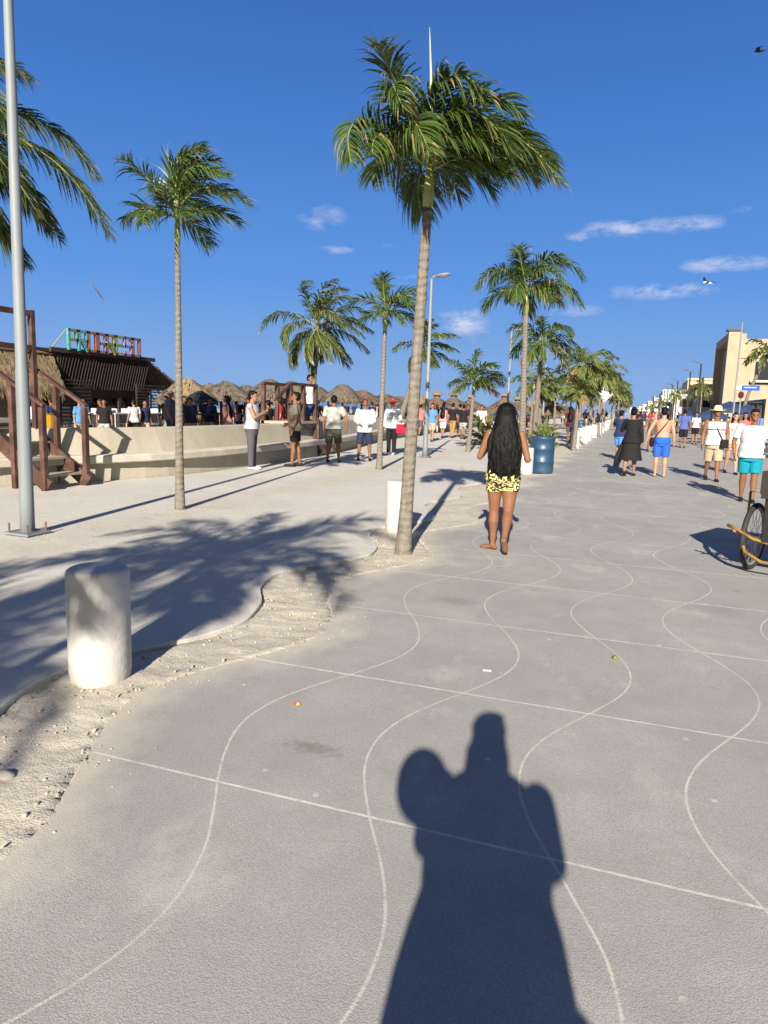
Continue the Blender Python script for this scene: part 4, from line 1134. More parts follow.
def straws(mb, c, rr, z0, z1, n_, r2=None, seed=0):
    q = random.Random(seed)
    for i in range(n_):
        a = q.uniform(0, 2 * PI); t = q.random() ** .6; r_ = rr * (.10 + .93 * t); z = z1 + (z0 - z1) * t
        L = q.uniform(.18, .42) * (rr / 1.6) ** .5; w_ = q.uniform(.02, .05) * (rr / 1.6) ** .5
        u = Vector((math.cos(a), math.sin(a), 0)); s = Vector((-u.y, u.x, 0))
        dn = (u * (rr) + Vector((0, 0, z0 - z1))).normalized()
        dn = (dn + Vector((q.uniform(-.2, .2), q.uniform(-.2, .2), q.uniform(-.15, .25)))).normalized()
        if t > .9: dn = (dn + Vector((0, 0, -.9))).normalized()
        p0 = Vector(c) + u * r_ + Vector((0, 0, z + .03)); p1 = p0 + dn * L
        mb.add([p0 - s * w_, p0 + s * w_, p1 + s * w_ * .4, p1 - s * w_ * .4], [(0, 1, 2, 3)])
def palapa(x, y, top, r0, hh, m, lab, tier=False, seed=1, legs=1):
    r = thing('palapa', (x, y, 0), seed * .7, lab, 'palapa', 'thatched palapas along the beach'); mb = MB()
    z0 = top - hh; n_ = 26; q = random.Random(seed)
    rs = []
    vs = []; fs = []; lv = ((1.0, z0 - .1), (1.02, z0), (.8, z0 + hh * .28), (.5, z0 + hh * .6), (.22, z0 + hh * .88), (.05, top))
    for f_, z in lv:
        for i in range(n_):
            a = 2 * PI * i / n_; jr = 1 + q.uniform(-.05, .05); vs.append((r0 * f_ * jr * math.cos(a), r0 * f_ * jr * math.sin(a), z + q.uniform(-.06, .06) * (1 if f_ > .9 else .4)))
    for j in range(len(lv) - 1):
        for i in range(n_): fs.append((j * n_ + i, j * n_ + (i + 1) % n_, (j + 1) * n_ + (i + 1) % n_, (j + 1) * n_ + i))
    fs.append(tuple((len(lv) - 1) * n_ + i for i in range(n_)))
    mb.add(vs, fs); straws(mb, (0, 0, 0), r0, z0, top, 520 if r0 > 1.2 else 260, seed=seed)
    mb.build('thatch_roof', m, r)
    if tier:
        mb = MB(); w_ = r0 * .2
        mb.rings([(0, 0, top - .1, w_ * .7, w_ * .7), (0, 0, top + .22, w_ * .75, w_ * .75)], 12)
        mb.rings([(0, 0, top + .2, w_ * 1.35, w_ * 1.35), (0, 0, top + .38, w_ * 1.1, w_ * 1.1), (0, 0, top + .42, w_ * .9, w_ * .9)], 12)
        mb.build('lantern_top', m, r)
    if legs == 1: MB().tube([(0, 0, 0), (0, 0, top - .2)], .06, 8).build('post', m_pole, r)
    else:
        for i in range(legs):
            a = 2 * PI * i / legs + .4; MB().tube([(r0 * .8 * math.cos(a), r0 * .8 * math.sin(a), 0), (r0 * .8 * math.cos(a), r0 * .8 * math.sin(a), z0 + .1)], .08, 8).build('post', m_pole, r)
    return r
PAL = [(187, 378, 27, 1.9, 1.3, m_thN, 0, 1, 'tall straw-yellow palapa right of the restaurant'), (170, 391, 23, .9, .6, m_thO, 0, 1, 'dark small palapa beside the restaurant screen'),
       (200, 391, 22, .95, .55, mat('navy_canvas', (.03, .035, .045), .8), 0, 1, 'dark navy canvas umbrella in front of the thatched palapas'),
       (209, 383, 38, 1.6, 1.2, m_thO, 0, 1, 'small grey palapa tip behind the canvas umbrella'), (226, 381, 30, 2.2, 1.3, m_thO, 0, 4, 'broad grey palapa centred behind the wall'),
       (246, 385, 42, 2.1, 1.2, m_thO, 0, 1, 'far grey palapa left of the man with folded arms'), (270, 379, 32, 2.3, 1.5, m_thO, 0, 4, 'high grey palapa behind the man with folded arms'),
       (292, 381, 37, 2.0, 1.3, m_thO, 0, 1, 'grey palapa behind the timber platform'), (316, 386, 40, 2.2, 1.2, m_thO, 0, 4, 'grey palapa right behind the platform posts'), (343, 384, 38, 2.0, 1.4, m_thO, 0, 1, 'grey-brown palapa behind the man on the stairs'),
       (362, 390, 43, 2.4, 1.2, m_thR, 0, 1, 'reddish brown palapa left of the slim palm trunk'), (385, 394, 46, 2.4, 1.0, m_thO, 0, 1, 'low palapa between slim palm and leaning palm'), (398, 396, 50, 2.4, 1.0, m_thO, 0, 1, 'grey palapa behind the leaning palm trunk'),
       (420, 395, 55, 2.8, 1.4, m_thN, 0, 4, 'pale palapa left of the blue-shirted man'), (437, 398, 50, 2.6, 1.3, m_thR, 1, 4, 'reddish palapa with small lantern top right of the lamp post'), (454, 398, 53, 2.6, 1.3, m_thO, 1, 4, 'palapa with lantern top above the two in black'),
       (471, 400, 56, 2.4, 1.1, m_thR, 1, 4, 'palapa with lantern top behind the short palm'), (505, 399, 52, 2.7, 1.6, m_thR, 1, 6, 'large reddish palapa with lantern top right of the girl\'s head'), (518, 402, 60, 2.8, 1.3, m_thO, 1, 4, 'palapa with lantern top left of the drooping palm trunk'),
       (531, 402, 64, 3.0, 1.6, m_thN, 0, 4, 'pale palapa just right of the drooping palm trunk'), (552, 401, 60, 3.0, 1.6, m_thR, 1, 6, 'reddish two-tiered palapa behind the blue barrel'), (565, 405, 74, 3.0, 1.5, m_thR, 0, 4, 'farthest reddish palapa before the white bollards')]
for i, (px, py, yv, r0, hh, m, tier, lg, lab) in enumerate(PAL):
    q = atY(px, py, yv); palapa(q.x, yv, q.z, r0 * .66, hh * .66, m, lab, bool(tier), i + 1, lg)

# ------------------------------------------------------------------ restaurant on the beach
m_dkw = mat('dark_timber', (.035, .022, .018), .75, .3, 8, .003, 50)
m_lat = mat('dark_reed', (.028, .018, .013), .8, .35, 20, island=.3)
X0 = -20.0
P1 = atX(50, 360, X0); P2 = atX(152, 360, X0); PL = atX(-30, 358, X0)
ya, yb, yl = P1.y + .2, P2.y - .3, PL.y
rt = thing('beach_restaurant', (X0, ya, 0), 0, 'dark timber beach restaurant with lattice front and thatched side roof', 'restaurant')
W_ = yb - ya; zt = 3.13
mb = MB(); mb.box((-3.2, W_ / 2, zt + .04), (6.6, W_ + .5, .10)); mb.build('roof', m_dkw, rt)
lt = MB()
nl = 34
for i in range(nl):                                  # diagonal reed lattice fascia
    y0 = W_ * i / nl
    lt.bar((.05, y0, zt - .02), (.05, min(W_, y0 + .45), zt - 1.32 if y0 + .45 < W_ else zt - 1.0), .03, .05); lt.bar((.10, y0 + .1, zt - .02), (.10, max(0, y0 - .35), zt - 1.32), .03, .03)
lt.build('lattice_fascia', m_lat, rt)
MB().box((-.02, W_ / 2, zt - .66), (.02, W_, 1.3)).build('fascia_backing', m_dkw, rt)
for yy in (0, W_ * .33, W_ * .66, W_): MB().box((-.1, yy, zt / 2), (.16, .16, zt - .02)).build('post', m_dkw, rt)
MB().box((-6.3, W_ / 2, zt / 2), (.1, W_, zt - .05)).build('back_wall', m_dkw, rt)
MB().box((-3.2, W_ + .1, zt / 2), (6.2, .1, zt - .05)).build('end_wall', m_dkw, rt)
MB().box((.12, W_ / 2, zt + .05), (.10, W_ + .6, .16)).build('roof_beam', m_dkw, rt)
def screen(y0, y1, z1, lab):
    s = MB()
    for k in range(15): s.box((.25, (y0 + y1) / 2, .25 + (z1 - .3) * k / 14), (.03, y1 - y0, .055))
    for yy in (y0, (y0 + y1) / 2, y1): s.box((.22, yy, z1 / 2), (.05, .06, z1))
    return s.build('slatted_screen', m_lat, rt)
sA, sB = atX(55, 378, X0), atX(85, 378, X0); sC, sD = atX(132, 384, X0), atX(160, 384, X0)
screen(sA.y - ya, sB.y - ya, sA.z, ''); screen(sC.y - ya, sD.y - ya, sC.z, '')
# thatched eaves either side
def eave(y0, y1, zt_, zb, n_, seed, m, dx=.4):
    q = random.Random(seed); mb = MB()
    mb.add([(-2.5, y0, zt_ + .5), (-2.5, y1, zt_ + .5), (.1, y1, zt_), (.1, y0, zt_)], [(0, 1, 2, 3)]); mb.add([(.0, y0, zt_), (.0, y1, zt_), (dx, y1, zb + .25), (dx, y0, zb + .25)], [(0, 1, 2, 3)])
    for i in range(n_):
        y = q.uniform(y0, y1); t = q.random(); z = zt_ + (zb + .3 - zt_) * t; L = q.uniform(.25, .6); w_ = q.uniform(.015, .05); x = dx * t + .04
        s = q.uniform(-.12, .12)
        mb.add([(x, y - w_, z), (x, y + w_, z), (x + .12, y + s + w_ * .4, z - L), (x + .12, y + s - w_ * .4, z - L)], [(0, 1, 2, 3)])
    return mb.build('thatched_eave', m, rt)
eave(yl - ya, -.1, zt - .12, 1.55, 1500, 3, m_thN, .5)
MB().box((.0, (yl - ya) / 2, zt + .02), (.12, abs(yl - ya), .12)).build('eave_beam', m_dkw, rt)
# side thatch on the far end: sloping down to the right
mb = MB(); q = random.Random(9)
mb.add([(0, W_ + .05, zt), (-5, W_ + .05, zt), (-5, W_ + 2.6, 1.9), (0, W_ + 2.6, 1.9)], [(0, 1, 2, 3)])
for i in range(700):
    t = q.random(); x = q.uniform(-4.5, .1); y = W_ + 2.5 * t; z = zt - 1.2 * t + .03; L = q.uniform(.2, .5); w_ = q.uniform(.02, .05)
    mb.add([(x - w_, y, z), (x + w_, y, z), (x + w_ * .4 + q.uniform(-.1, .1), y + L * .8, z - L * (.5 if t < .9 else 1.1)), (x - w_ * .4, y + L * .8, z - L * (.5 if t < .9 else 1.1))], [(0, 1, 2, 3)])
mb.build('side_thatch', m_thN, rt)
# the name in hollow painted letters
STR = {'P': [[(0, 0), (0, 1), (.62, 1), (.62, .5), (0, .5)]], 'R': [[(0, 0), (0, 1), (.62, 1), (.62, .5), (0, .5)], [(.2, .5), (.64, 0)]], 'O': [[(0, 0), (0, 1), (.62, 1), (.62, 0), (0, 0)]],
       'G': [[(.62, .78), (.62, 1), (0, 1), (0, 0), (.62, 0), (.62, .48), (.3, .48)]], 'E': [[(.62, 1), (0, 1), (0, 0), (.62, 0)], [(0, .5), (.5, .5)]], 'S': [[(.62, .85), (.62, 1), (0, 1), (0, .5), (.62, .5), (.62, 0), (0, 0), (0, .15)]]}
sg0 = atX(69, 352, X0 + .2); sg1 = atX(141, 356, X0 + .2); hL = .68
sg = thing('letter_sign', (X0 + .2, sg0.y, zt + .13), 0, 'row of colourful hollow letters on top of the beach restaurant roof', 'sign')
pitch = (sg1.y - sg0.y) / 8
cols = [('teal_paint', (.05, .42, .38)), ('turquoise_paint', (.06, .40, .42)), ('crimson_paint', (.42, .06, .04)), ('rose_paint', (.50, .13, .25)), ('orange_paint', (.55, .26, .05)), ('sea_green_paint', (.05, .38, .30)), ('pink_paint', (.55, .18, .36)), ('brick_paint', (.32, .08, .08))]
in2 = [(.6, .45, .1), (.3, .6, .5), (.6, .3, .05), (.3, .25, .5), (.3, .45, .1), (.6, .55, .1), (.25, .35, .6), (.5, .3, .2)]
for i, ch in enumerate('PROGRESO'):
    mb = MB(); w_ = pitch * .86
    for pl_ in STR[ch]:
        for a, b_ in zip(pl_, pl_[1:]):
            a3 = Vector((0, i * pitch + a[0] / .62 * w_ * .92, a[1] * hL)); b3 = Vector((0, i * pitch + b_[0] / .62 * w_ * .92, b_[1] * hL)); dd = (b3 - a3).normalized() * .045
            mb.cur = 0; mb.bar(a3 - dd, b3 + dd, .10, .10, (1, 0, 0)); mb.cur = 1; mb.bar(a3 + dd + Vector((.03, 0, 0)), b3 - dd + Vector((.03, 0, 0)), .06, .045, (1, 0, 0))
    mb.build('letter', [mat(cols[i][0], tuple(c * .6 for c in cols[i][1]), .6, .4, 9), mat('inner_' + cols[i][0], tuple(c * .5 for c in in2[i]), .6, .4, 9)], sg)
MB().bar((-.06, -.1, .0), (-.06, 8 * pitch, 0), .05, .05).build('base_rail', m_dkw, sg)
MB().bar((-.1, 0, hL), (-.1, -.8, -.1), .035, .035).build('brace', plain('pale_brace', (.4, .42, .3)), sg)
# furniture inside: chairs and tables
m_pl = plain('white_plastic', (.75, .74, .72), .4)
def chair_proto():
    r = thing('plastic_chair', (0, 0, 0), 0, 'white plastic chair in the restaurant', 'chair', 'white chairs of the restaurant')
    MB().box((0, 0, .44), (.44, .44, .035)).build('seat', m_pl, r)
    MB().box((0, -.21, .68), (.42, .03, .42)).build('backrest', m_pl, r)
    for sx in (-.18, .18):
        for sy_ in (-.18, .18): MB().tube([(sx * 1.1, sy_ * 1.1, 0), (sx, sy_, .44)], .016, 6).build('leg', m_pl, r)
    return r
ch0 = chair_proto()
def table_proto():
    r = thing('beach_table', (0, 0, 0), 0, 'white square table in the restaurant', 'table', 'white tables of the restaurant')
    MB().box((0, 0, .93), (.85, .85, .04)).build('table_top', m_pl, r)
    for sx in (-.36, .36):
        for sy_ in (-.36, .36): MB().tube([(sx, sy_, 0), (sx, sy_, .92)], .018, 6).build('leg', m_pl, r)
    return r
tb0 = table_proto()
rq = random.Random(5); k = 0
for i in range(6):
    for j in range(2):
        x = X0 + 1.3 - j * 2.2; y = ya + .6 + i * (W_ - 1) / 5.2
        t = tb0 if k == 0 else dup(tb0, (0, 0, 0)); t.location = (x, y, 0); t.rotation_euler = (0, 0, rq.uniform(-.2, .2))
        t['label'] = 'white square table at the restaurant front' if j == 0 else 'white square table under the restaurant roof'
        for s in (-1, 1):
            c_ = ch0 if k == 0 and s == -1 else dup(ch0, (0, 0, 0)); c_.location = (x, y + s * .6, .25); c_.location.z = 0; c_.scale = (1.1, 1.1, 1.25); c_.rotation_euler = (0, 0, 0 if s == -1 else PI)
            c_['label'] = 'white chair at a table in the restaurant front' if j == 0 else 'white chair at a table under the restaurant roof'
        k += 1
rq = random.Random(8)
for i in range(16):
    pr_ = protos[(0, 1, 4, 5, 4, 2)[i % 6]]
    dup(pr_, (X0 + rq.uniform(-3, 2.2), ya + rq.uniform(-1.5, W_ + .2), -.22), rq.uniform(0, 6), pr_.scale[0], 'guest among the tables of the dark beach restaurant', 'guests in the restaurant')
q = atX(46, 423, -13.0)
o = MB(); o.rings([(0, 0, 0, .2, .2), (0, 0, .38, .23, .23), (0, 0, .40, .25, .25)], 16); o = o.build('yellow_bucket', plain('yellow_bucket_plastic', (.75, .38, .02), .5), smooth=False)
o.location = (-11.25, atX(46, 425, -11.25).y, .78); tag(o, 'orange-yellow bucket behind the sea wall next to the left stairs', 'bucket')
o = thing('wooden_crate_stand', (-11.25, o.location.y, 0), 0, 'dark crate stand under the orange-yellow bucket', 'stand'); MB().box((0, 0, .38), (.6, .6, .8)).build('box', m_dkw, o); MB().box((0, 0, .77), (.66, .66, .02)).build('top', m_dkw, o)
# shade awnings and more beach clutter seen between wall and palapas
for (px, py, yv, w2, lab) in [(300, 402, 26, 1.2, 'dark beach table with stools left of the timber platform'), (350, 408, 33, 1.2, 'dark beach table behind the stairs'), (230, 410, 24, 1.2, 'dark beach table under the broad grey palapa'),
                              (200, 412, 21, 1.1, 'dark beach table under the canvas umbrella'), (262, 410, 25, 1.1, 'dark beach table behind the man with folded arms')]:
    q = atY(px, py, yv); r = thing('picnic_table', (q.x, yv, 0), rq.uniform(0, 1), lab, 'table')
    MB().box((0, 0, 1.05), (w2, w2 * .7, .05)).build('table_top', m_dkw, r)
    for sx in (-1, 1):
        for s2 in (-1, 1): MB().box((sx * w2 * .42, s2 * w2 * .28, .52), (.08, .08, 1.04)).build('leg', m_dkw, r)
    for s in (-1, 1):
        MB().rings([(s * w2 * .85, 0, 0, .16, .16), (s * w2 * .85, 0, .7, .14, .14), (s * w2 * .85, 0, .74, .2, .2)], 10).build('stool', m_dkw, r)

# ------------------------------------------------------------------ blue barrels, sign posts
m_barrel = mat('blue_plastic_drum', (.014, .048, .10), .42, .15, 5, .003, 20, dirt=(.03, .07, .11))
def barrel():
    r = thing('blue_barrel'); mb = MB(); R_ = .29; h_ = .90
    prof = [(R_ * .94, 0), (R_ * .98, .03), (R_, .10), (R_, .27), (R_ + .012, .285), (R_ + .012, .305), (R_, .32), (R_, .58), (R_ + .012, .595), (R_ + .012, .615), (R_, .63), (R_, h_ - .06), (R_ + .014, h_ - .05), (R_ + .014, h_), (R_ - .015, h_), (R_ - .015, h_ - .3), (.01, h_ - .32)]
    mb.rings([(0, 0, z, q, q) for q, z in prof], 36); mb.build('drum', m_barrel, r, smooth=False)
    r.children[0].data.polygons.foreach_set('use_smooth', [True] * len(r.children[0].data.polygons))
    return r
b0 = barrel(); b0.location = (-2.09, 17.85, 0); tag(b0, 'large blue plastic barrel used as a bin beside the promenade', 'barrel', 'blue barrels')
dup(b0, (-2.55, 34.2, .62), 1, .55, 'farther blue barrel above the white bollards, left one', 'blue barrels'); dup(b0, (-2.5, 37.0, .62), 2, .55, 'farther blue barrel above the white bollards, right one', 'blue barrels')
for yy in (34.2, 37.0): 
    o = MB().box((-2.52, yy, .305), (.42, .42, .61)).build('concrete_block', m_ledge, bevel=.02); tag(o, 'pale concrete block under the %s far blue barrel' % ('left' if yy < 35 else 'right'), 'block')
p = G(602, 438)
r = thing('road_sign', (p.x - .05, p.y + .2, 0), 0, 'grey back of a diamond road sign on a thin post among the far palms', 'sign')
MB().tube([(0, 0, 0), (0, 0, 2.9)], .035, 8).build('post', m_galv, r); q = MB(); hh = .48
q.add([(-hh, -.04, 2.55), (0, -.04, 2.55 - hh), (hh, -.04, 2.55), (0, -.04, 2.55 + hh), (-hh, -.06, 2.55), (0, -.06, 2.55 - hh), (hh, -.06, 2.55), (0, -.06, 2.55 + hh)], [(0, 1, 2, 3), (7, 6, 5, 4), (0, 4, 5, 1), (1, 5, 6, 2), (2, 6, 7, 3), (3, 7, 4, 0)])
q.build('sign_plate', mat('sign_back', (.45, .45, .44), .5, .1, 6), r)
# right: tall pole with blue street sign
q0 = atY(734, 405, 34); qt = atY(741, 322, 34); qs = atY(745, 388, 34)
r = thing('street_sign', (q0.x, 34, 0), 0, 'tall thin grey pole carrying a blue and white street sign', 'sign')
MB().tube([(0, 0, 0), (0, 0, qt.z)], [.045, .03], 10).build('pole', m_galv, r)
MB().box((.46, -.02, qs.z), (.92, .03, .21)).build('sign_plate', plain('blue_sign', (.02, .09, .55), .4), r); MB().box((.12, -.045, qs.z + .005), (.2, .02, .17)).build('white_field', plain('white_sign', (.75, .75, .75), .4), r)
MB().box((.56, -.045, qs.z + .02), (.46, .02, .035)).build('white_line', plain('white_sign', (.75, .75, .75), .4), r)
q0 = atY(741, 395, 32)
r = thing('short_signpost', (q0.x, 32, 0), 0, 'thin post with a small dark sign under the blue street sign', 'sign'); MB().tube([(0, 0, 0), (0, 0, q0.z)], .03, 8).build('post', m_galv, r); MB().ell((0, 0, q0.z), (.11, .05, .15), 12, 8).build('sign_head', maroon, r)
# navy canopies
def canopy(px, py, yv, w_, lab, h_=.35):
    q = atY(px, py, yv); r = thing('canopy_tent', (q.x, yv, 0), 0, lab, 'canopy', 'navy canopies of the stalls'); mb = MB()
    z = q.z
    for a in range(4):
        pass
    w2 = w_ / 2
    mb.add([(-w2, -w2, z - h_), (w2, -w2, z - h_), (w2, w2, z - h_), (-w2, w2, z - h_), (0, 0, z), (-w2, -w2, z - h_ - .25), (w2, -w2, z - h_ - .25), (w2, w2, z - h_ - .25), (-w2, w2, z - h_ - .25)],
           [(0, 1, 4), (1, 2, 4), (2, 3, 4), (3, 0, 4), (0, 5, 6, 1), (1, 6, 7, 2), (2, 7, 8, 3), (3, 8, 5, 0)])
    mb.build('cover', plain('navy_canvas_top', (.035, .06, .13)), r)
    for sx in (-1, 1):
        for sy_ in (-1, 1): MB().tube([(sx * w2 * .97, sy_ * w2 * .97, 0), (sx * w2 * .97, sy_ * w2 * .97, z - h_)], .025, 6).build('leg', m_dkst, r)
canopy(730, 401, 40, 1.5, 'navy stall canopy left of the blue street sign pole'); canopy(748, 404, 43, 1.2, 'smaller navy stall canopy right of the sign pole'); canopy(712, 409, 46, 1.6, 'navy stall canopy behind the straw-hatted man')
canopy(690, 411, 60, 1.8, 'far navy stall canopy between the black lamp posts')

# ------------------------------------------------------------------ buildings on the right
m_tan = mat('tan_render', (.36, .27, .185), .85, .07, 1.2, .006, 20, dirt=(.30, .225, .15)); m_cream = mat('cream_render', (.46, .38, .22), .85, .07, 1.0); m_whw = mat('white_render', (.48, .47, .44), .85, .07, 1.0, dirt=(.38, .37, .34))
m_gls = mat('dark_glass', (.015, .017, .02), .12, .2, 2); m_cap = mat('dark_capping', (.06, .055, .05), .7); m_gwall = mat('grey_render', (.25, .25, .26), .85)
def part(nm, m, par, c, d, bev=0): return MB().box(c, d).build(nm, m, par, bevel=bev)
XB, YB = 8.5, 82.0; HB = atY(729, 331, YB).z
bd = thing('tan_building', (XB, YB, 0), 0, 'tall tan building with a projecting corner fin and dark strip window on the right', 'building')
part('corner_fin', m_tan, bd, (.62, 0.5, HB / 2), (1.24, 1.0, HB)); part('fin_cap', m_cap, bd, (.55, .45, HB + .12), (1.5, 1.3, .22))
part('wall', m_tan, bd, (9.3, 2.0, HB / 2 - .35), (16.1, 2.0, HB - .7)); part('side_recess', m_gwall, bd, (1.6, 7.0, HB / 2 - .6), (1.6, 10, HB - 1.2)); part('roof_slab', m_tan, bd, (.9, 6.6, HB - .55), (1.8, 11.0, .8)); part('back_fin', m_tan, bd, (.65, 12.0, HB / 2 - .3), (1.3, .5, HB - .6))
z0, z1 = atY(755, 380, YB).z, atY(755, 361, YB).z
wf = part('window', m_gls, bd, (9.4, .97, (z0 + z1) / 2), (13, .1, z1 - z0)); 
for k in range(7): part('mullion', m_cap, bd, (3.2 + k * 2.0, .9, (z0 + z1) / 2), (.08, .08, z1 - z0))
part('sill', m_whw, bd, (9.3, .75, z0 - .1), (13.6, .5, .22)); part('sill_shade_strip', m_cap, bd, (9.3, .93, z0 - .32), (13.6, .12, .2)); part('upper_band', m_tan, bd, (9.3, .95, z1 + .5), (16.0, .14, .3))  # solid dark strip below the sill stands in for its shade
for k in range(4): part('ground_opening', m_gls, bd, (4.2 + k * 3.6, .95, 1.3), (2.4, .12, 2.6))
part('lower_pilaster', m_gwall, bd, (12.3, .9, 2.6), (.5, .3, 5.2)); 
def block(px0, px1, pytop, yv, m, lab, storeys, dep=10, bal=False, name='building', cat='building', par=.3):
    a = atY(px0, pytop, yv); b_ = atY(px1, pytop, yv); hh = a.z; w_ = b_.x - a.x
    r = thing(name, (a.x, yv, 0), 0, lab, cat)
    part('wall', m, r, (w_ / 2, dep / 2, hh / 2), (w_, dep, hh)); part('parapet', m, r, (w_ / 2, .1, hh + .12), (w_ + .2, .5, .25))
    fh = hh / storeys
    for s in range(storeys):
        zc = fh * (s + .52); nw = max(1, int(w_ / 2.6))
        for k in range(nw):
            wn_ = part('window', m_gls, r, (w_ * (k + .5) / nw, -.03, zc), (w_ / nw * .55, .1, fh * .48)); part('sill', m_whw, wn_, (w_ * (k + .5) / nw, -.1, zc - fh * .26), (w_ / nw * .62, .16, .1))
        nd_ = max(1, int(dep / 3))
        for k in range(nd_):
            part('window', m_gls, r, (-.03, dep * (k + .5) / nd_, zc), (.1, dep / nd_ * .5, fh * .48))
        if bal and s:
            part('balcony_slab', m_whw, r, (w_ * .45, -.7, fh * s + .05), (w_ * 1.0, 1.4, .16)); part('balcony_slab', m_whw, r, (-.6, dep * .5, fh * s + .05), (1.2, dep, .16))
            part('balcony_rail', m_whw, r, (w_ * .45, -1.36, fh * s + .55), (w_, .08, .8)); part('balcony_rail', m_whw, r, (-1.16, dep * .5, fh * s + .55), (.08, dep, .8))
    return r
block(688, 722, 380, 104, m_cream, 'cream yellow building beyond the tan building', 3, 12)
block(675, 722, 396, 98, m_whw, 'low white building in front of the cream one', 2, 5)
block(663, 692, 391, 122, m_whw, 'white building with balconies left of the cream building', 3, 12, True)
block(655, 668, 399, 150, m_whw, 'distant white building beyond the balconied one', 3, 14, True)
block(648, 660, 402, 185, m_cream, 'small far cream building on the right side', 2, 16)
block(643, 653, 405, 225, m_whw, 'tiny white building at the far end of the road', 2, 16)
block(639, 648, 407, 280, m_cream, 'farthest pale building near the vanishing point', 2, 20)
block(630, 641, 408, 380, m_whw, 'last low white building closing the view', 2, 20)
# shopfront row behind the stalls
a = atY(700, 400, 64)
r = thing('shop_row', (8.9, 58, 0), 0, 'low shaded shop front with awnings at the foot of the tan building', 'shop')
part('wall', m_tan, r, (3, 9, 1.4), (6, 18, 2.8)); 
for k in range(5): part('shop_opening', m_gls, r, (-.03, 2 + k * 3.5, 1.2), (.1, 2.4, 2.3)); part('awning', plain('navy_canvas_top', (.035, .06, .13)), r, (-.6, 2 + k * 3.5, 2.55), (1.2, 2.6, .08))

# ------------------------------------------------------------------ cargo tricycle at the right edge
m_tyre = mat('tyre_rubber', (.018, .018, .018), .8, .2, 30); m_ypaint = mat('yellow_brown_frame', (.26, .155, .03), .5, .3, 9, dirt=(.12, .05, .02)); m_chrome = mat('spoke_metal', (.45, .45, .45), .3, .1, 9, metal=.8)
m_rim = mat('wheel_rim', (.33, .30, .25), .4, .15, 9, metal=.5); m_cartw = mat('cart_boards', (.022, .014, .012), .75, .3, 7, .003, 40)
p = G(750, 569)
tr = thing('cargo_tricycle', (p.x + .0, p.y, 0), R(-26), 'worn yellow cargo tricycle with wooden load box cut off at the right edge', 'tricycle')
def wheel(x, y, rr=.345):
    wh = MB().torus((x, y, rr), rr - .024, .027, n=56, m=10).build('wheel', m_tyre, tr, smooth=True)
    MB().torus((x, y, rr), rr - .055, .014, n=48, m=8).build('rim', m_rim, wh, smooth=True)
    MB().tube([(x - .05, y, rr), (x + .05, y, rr)], .024, 12).build('hub', m_chrome, wh, smooth=True)
    s = MB()
    for k in range(28):
        a = 2 * PI * k / 28; s.tube([(x + (.03 if k % 2 else -.03), y, rr), (x, y + (rr - .06) * math.cos(a), rr + (rr - .06) * math.sin(a))], .0022, 4)
    s.build('spokes', m_chrome, wh); return wh
wheel(0, 0); wheel(1.0, 0); wheel(.5, 1.55)
for s_ in (-.13, .13):
    MB().tube([(s_, -.02, .36), (s_ * 1.0, -.02, .36)], .01, 6)
MB().tube([(-.16, -.30, .47), (-.05, -.33, .44), (.10, -.34, .37), (.30, -.35, .34), (1.15, -.35, .34)], .016, 10).build('guard_rail', m_ypaint, tr, smooth=True)
MB().tube([(-.06, -.02, .36), (-.05, -.22, .34), (.06, -.40, .24), (.22, -.42, .17), (1.1, -.42, .17)], .017, 10).build('lower_rail', m_ypaint, tr, smooth=True)
MB().tube([(-.08, 0, .345), (-.08, -.36, .43)], .013, 8).build('stay', m_ypaint, tr, smooth=True)
MB().tube([(-.08, 0, .345), (-.08, .02, .80), (.08, .02, .80), (.08, 0, .345)], .013, 8).build('wheel_fork', m_ypaint, tr, smooth=True)
bx_ = thing('t')  # placeholder removed below
bpy.data.objects.remove(bx_)
MB().box((.54, .15, .80), (.82, .98, .045)).build('load_floor', m_cartw, tr)
for s_ in (-.33, .63): MB().box((.54, s_, .93), (.84, .025, .22)).build('side_board', m_cartw, tr)
for s_ in (.13, .95): MB().box((s_, .15, .93), (.025, .95, .22)).build('end_board', m_cartw, tr)
MB().box((.5, -.12, .56), (.62, .5, .40)).build('under_crate', plain('dark_crate', (.03, .03, .035)), tr); MB().box((.5, -.375, .60), (.50, .012, .12)).build('white_panel', plain('white_plastic', (.75, .74, .72), .4), tr)
MB().tube([(.5, .65, .60), (.5, 1.15, .42), (.5, 1.55, .345)], .02, 8).build('frame_tube', m_ypaint, tr, smooth=True); MB().tube([(.5, 1.15, .42), (.5, 1.2, .86)], .016, 8).build('seat_post', m_ypaint, tr, smooth=True)
MB().ell((.5, 1.22, .88), (.09, .14, .035)).build('saddle', m_tyre, tr, smooth=True)

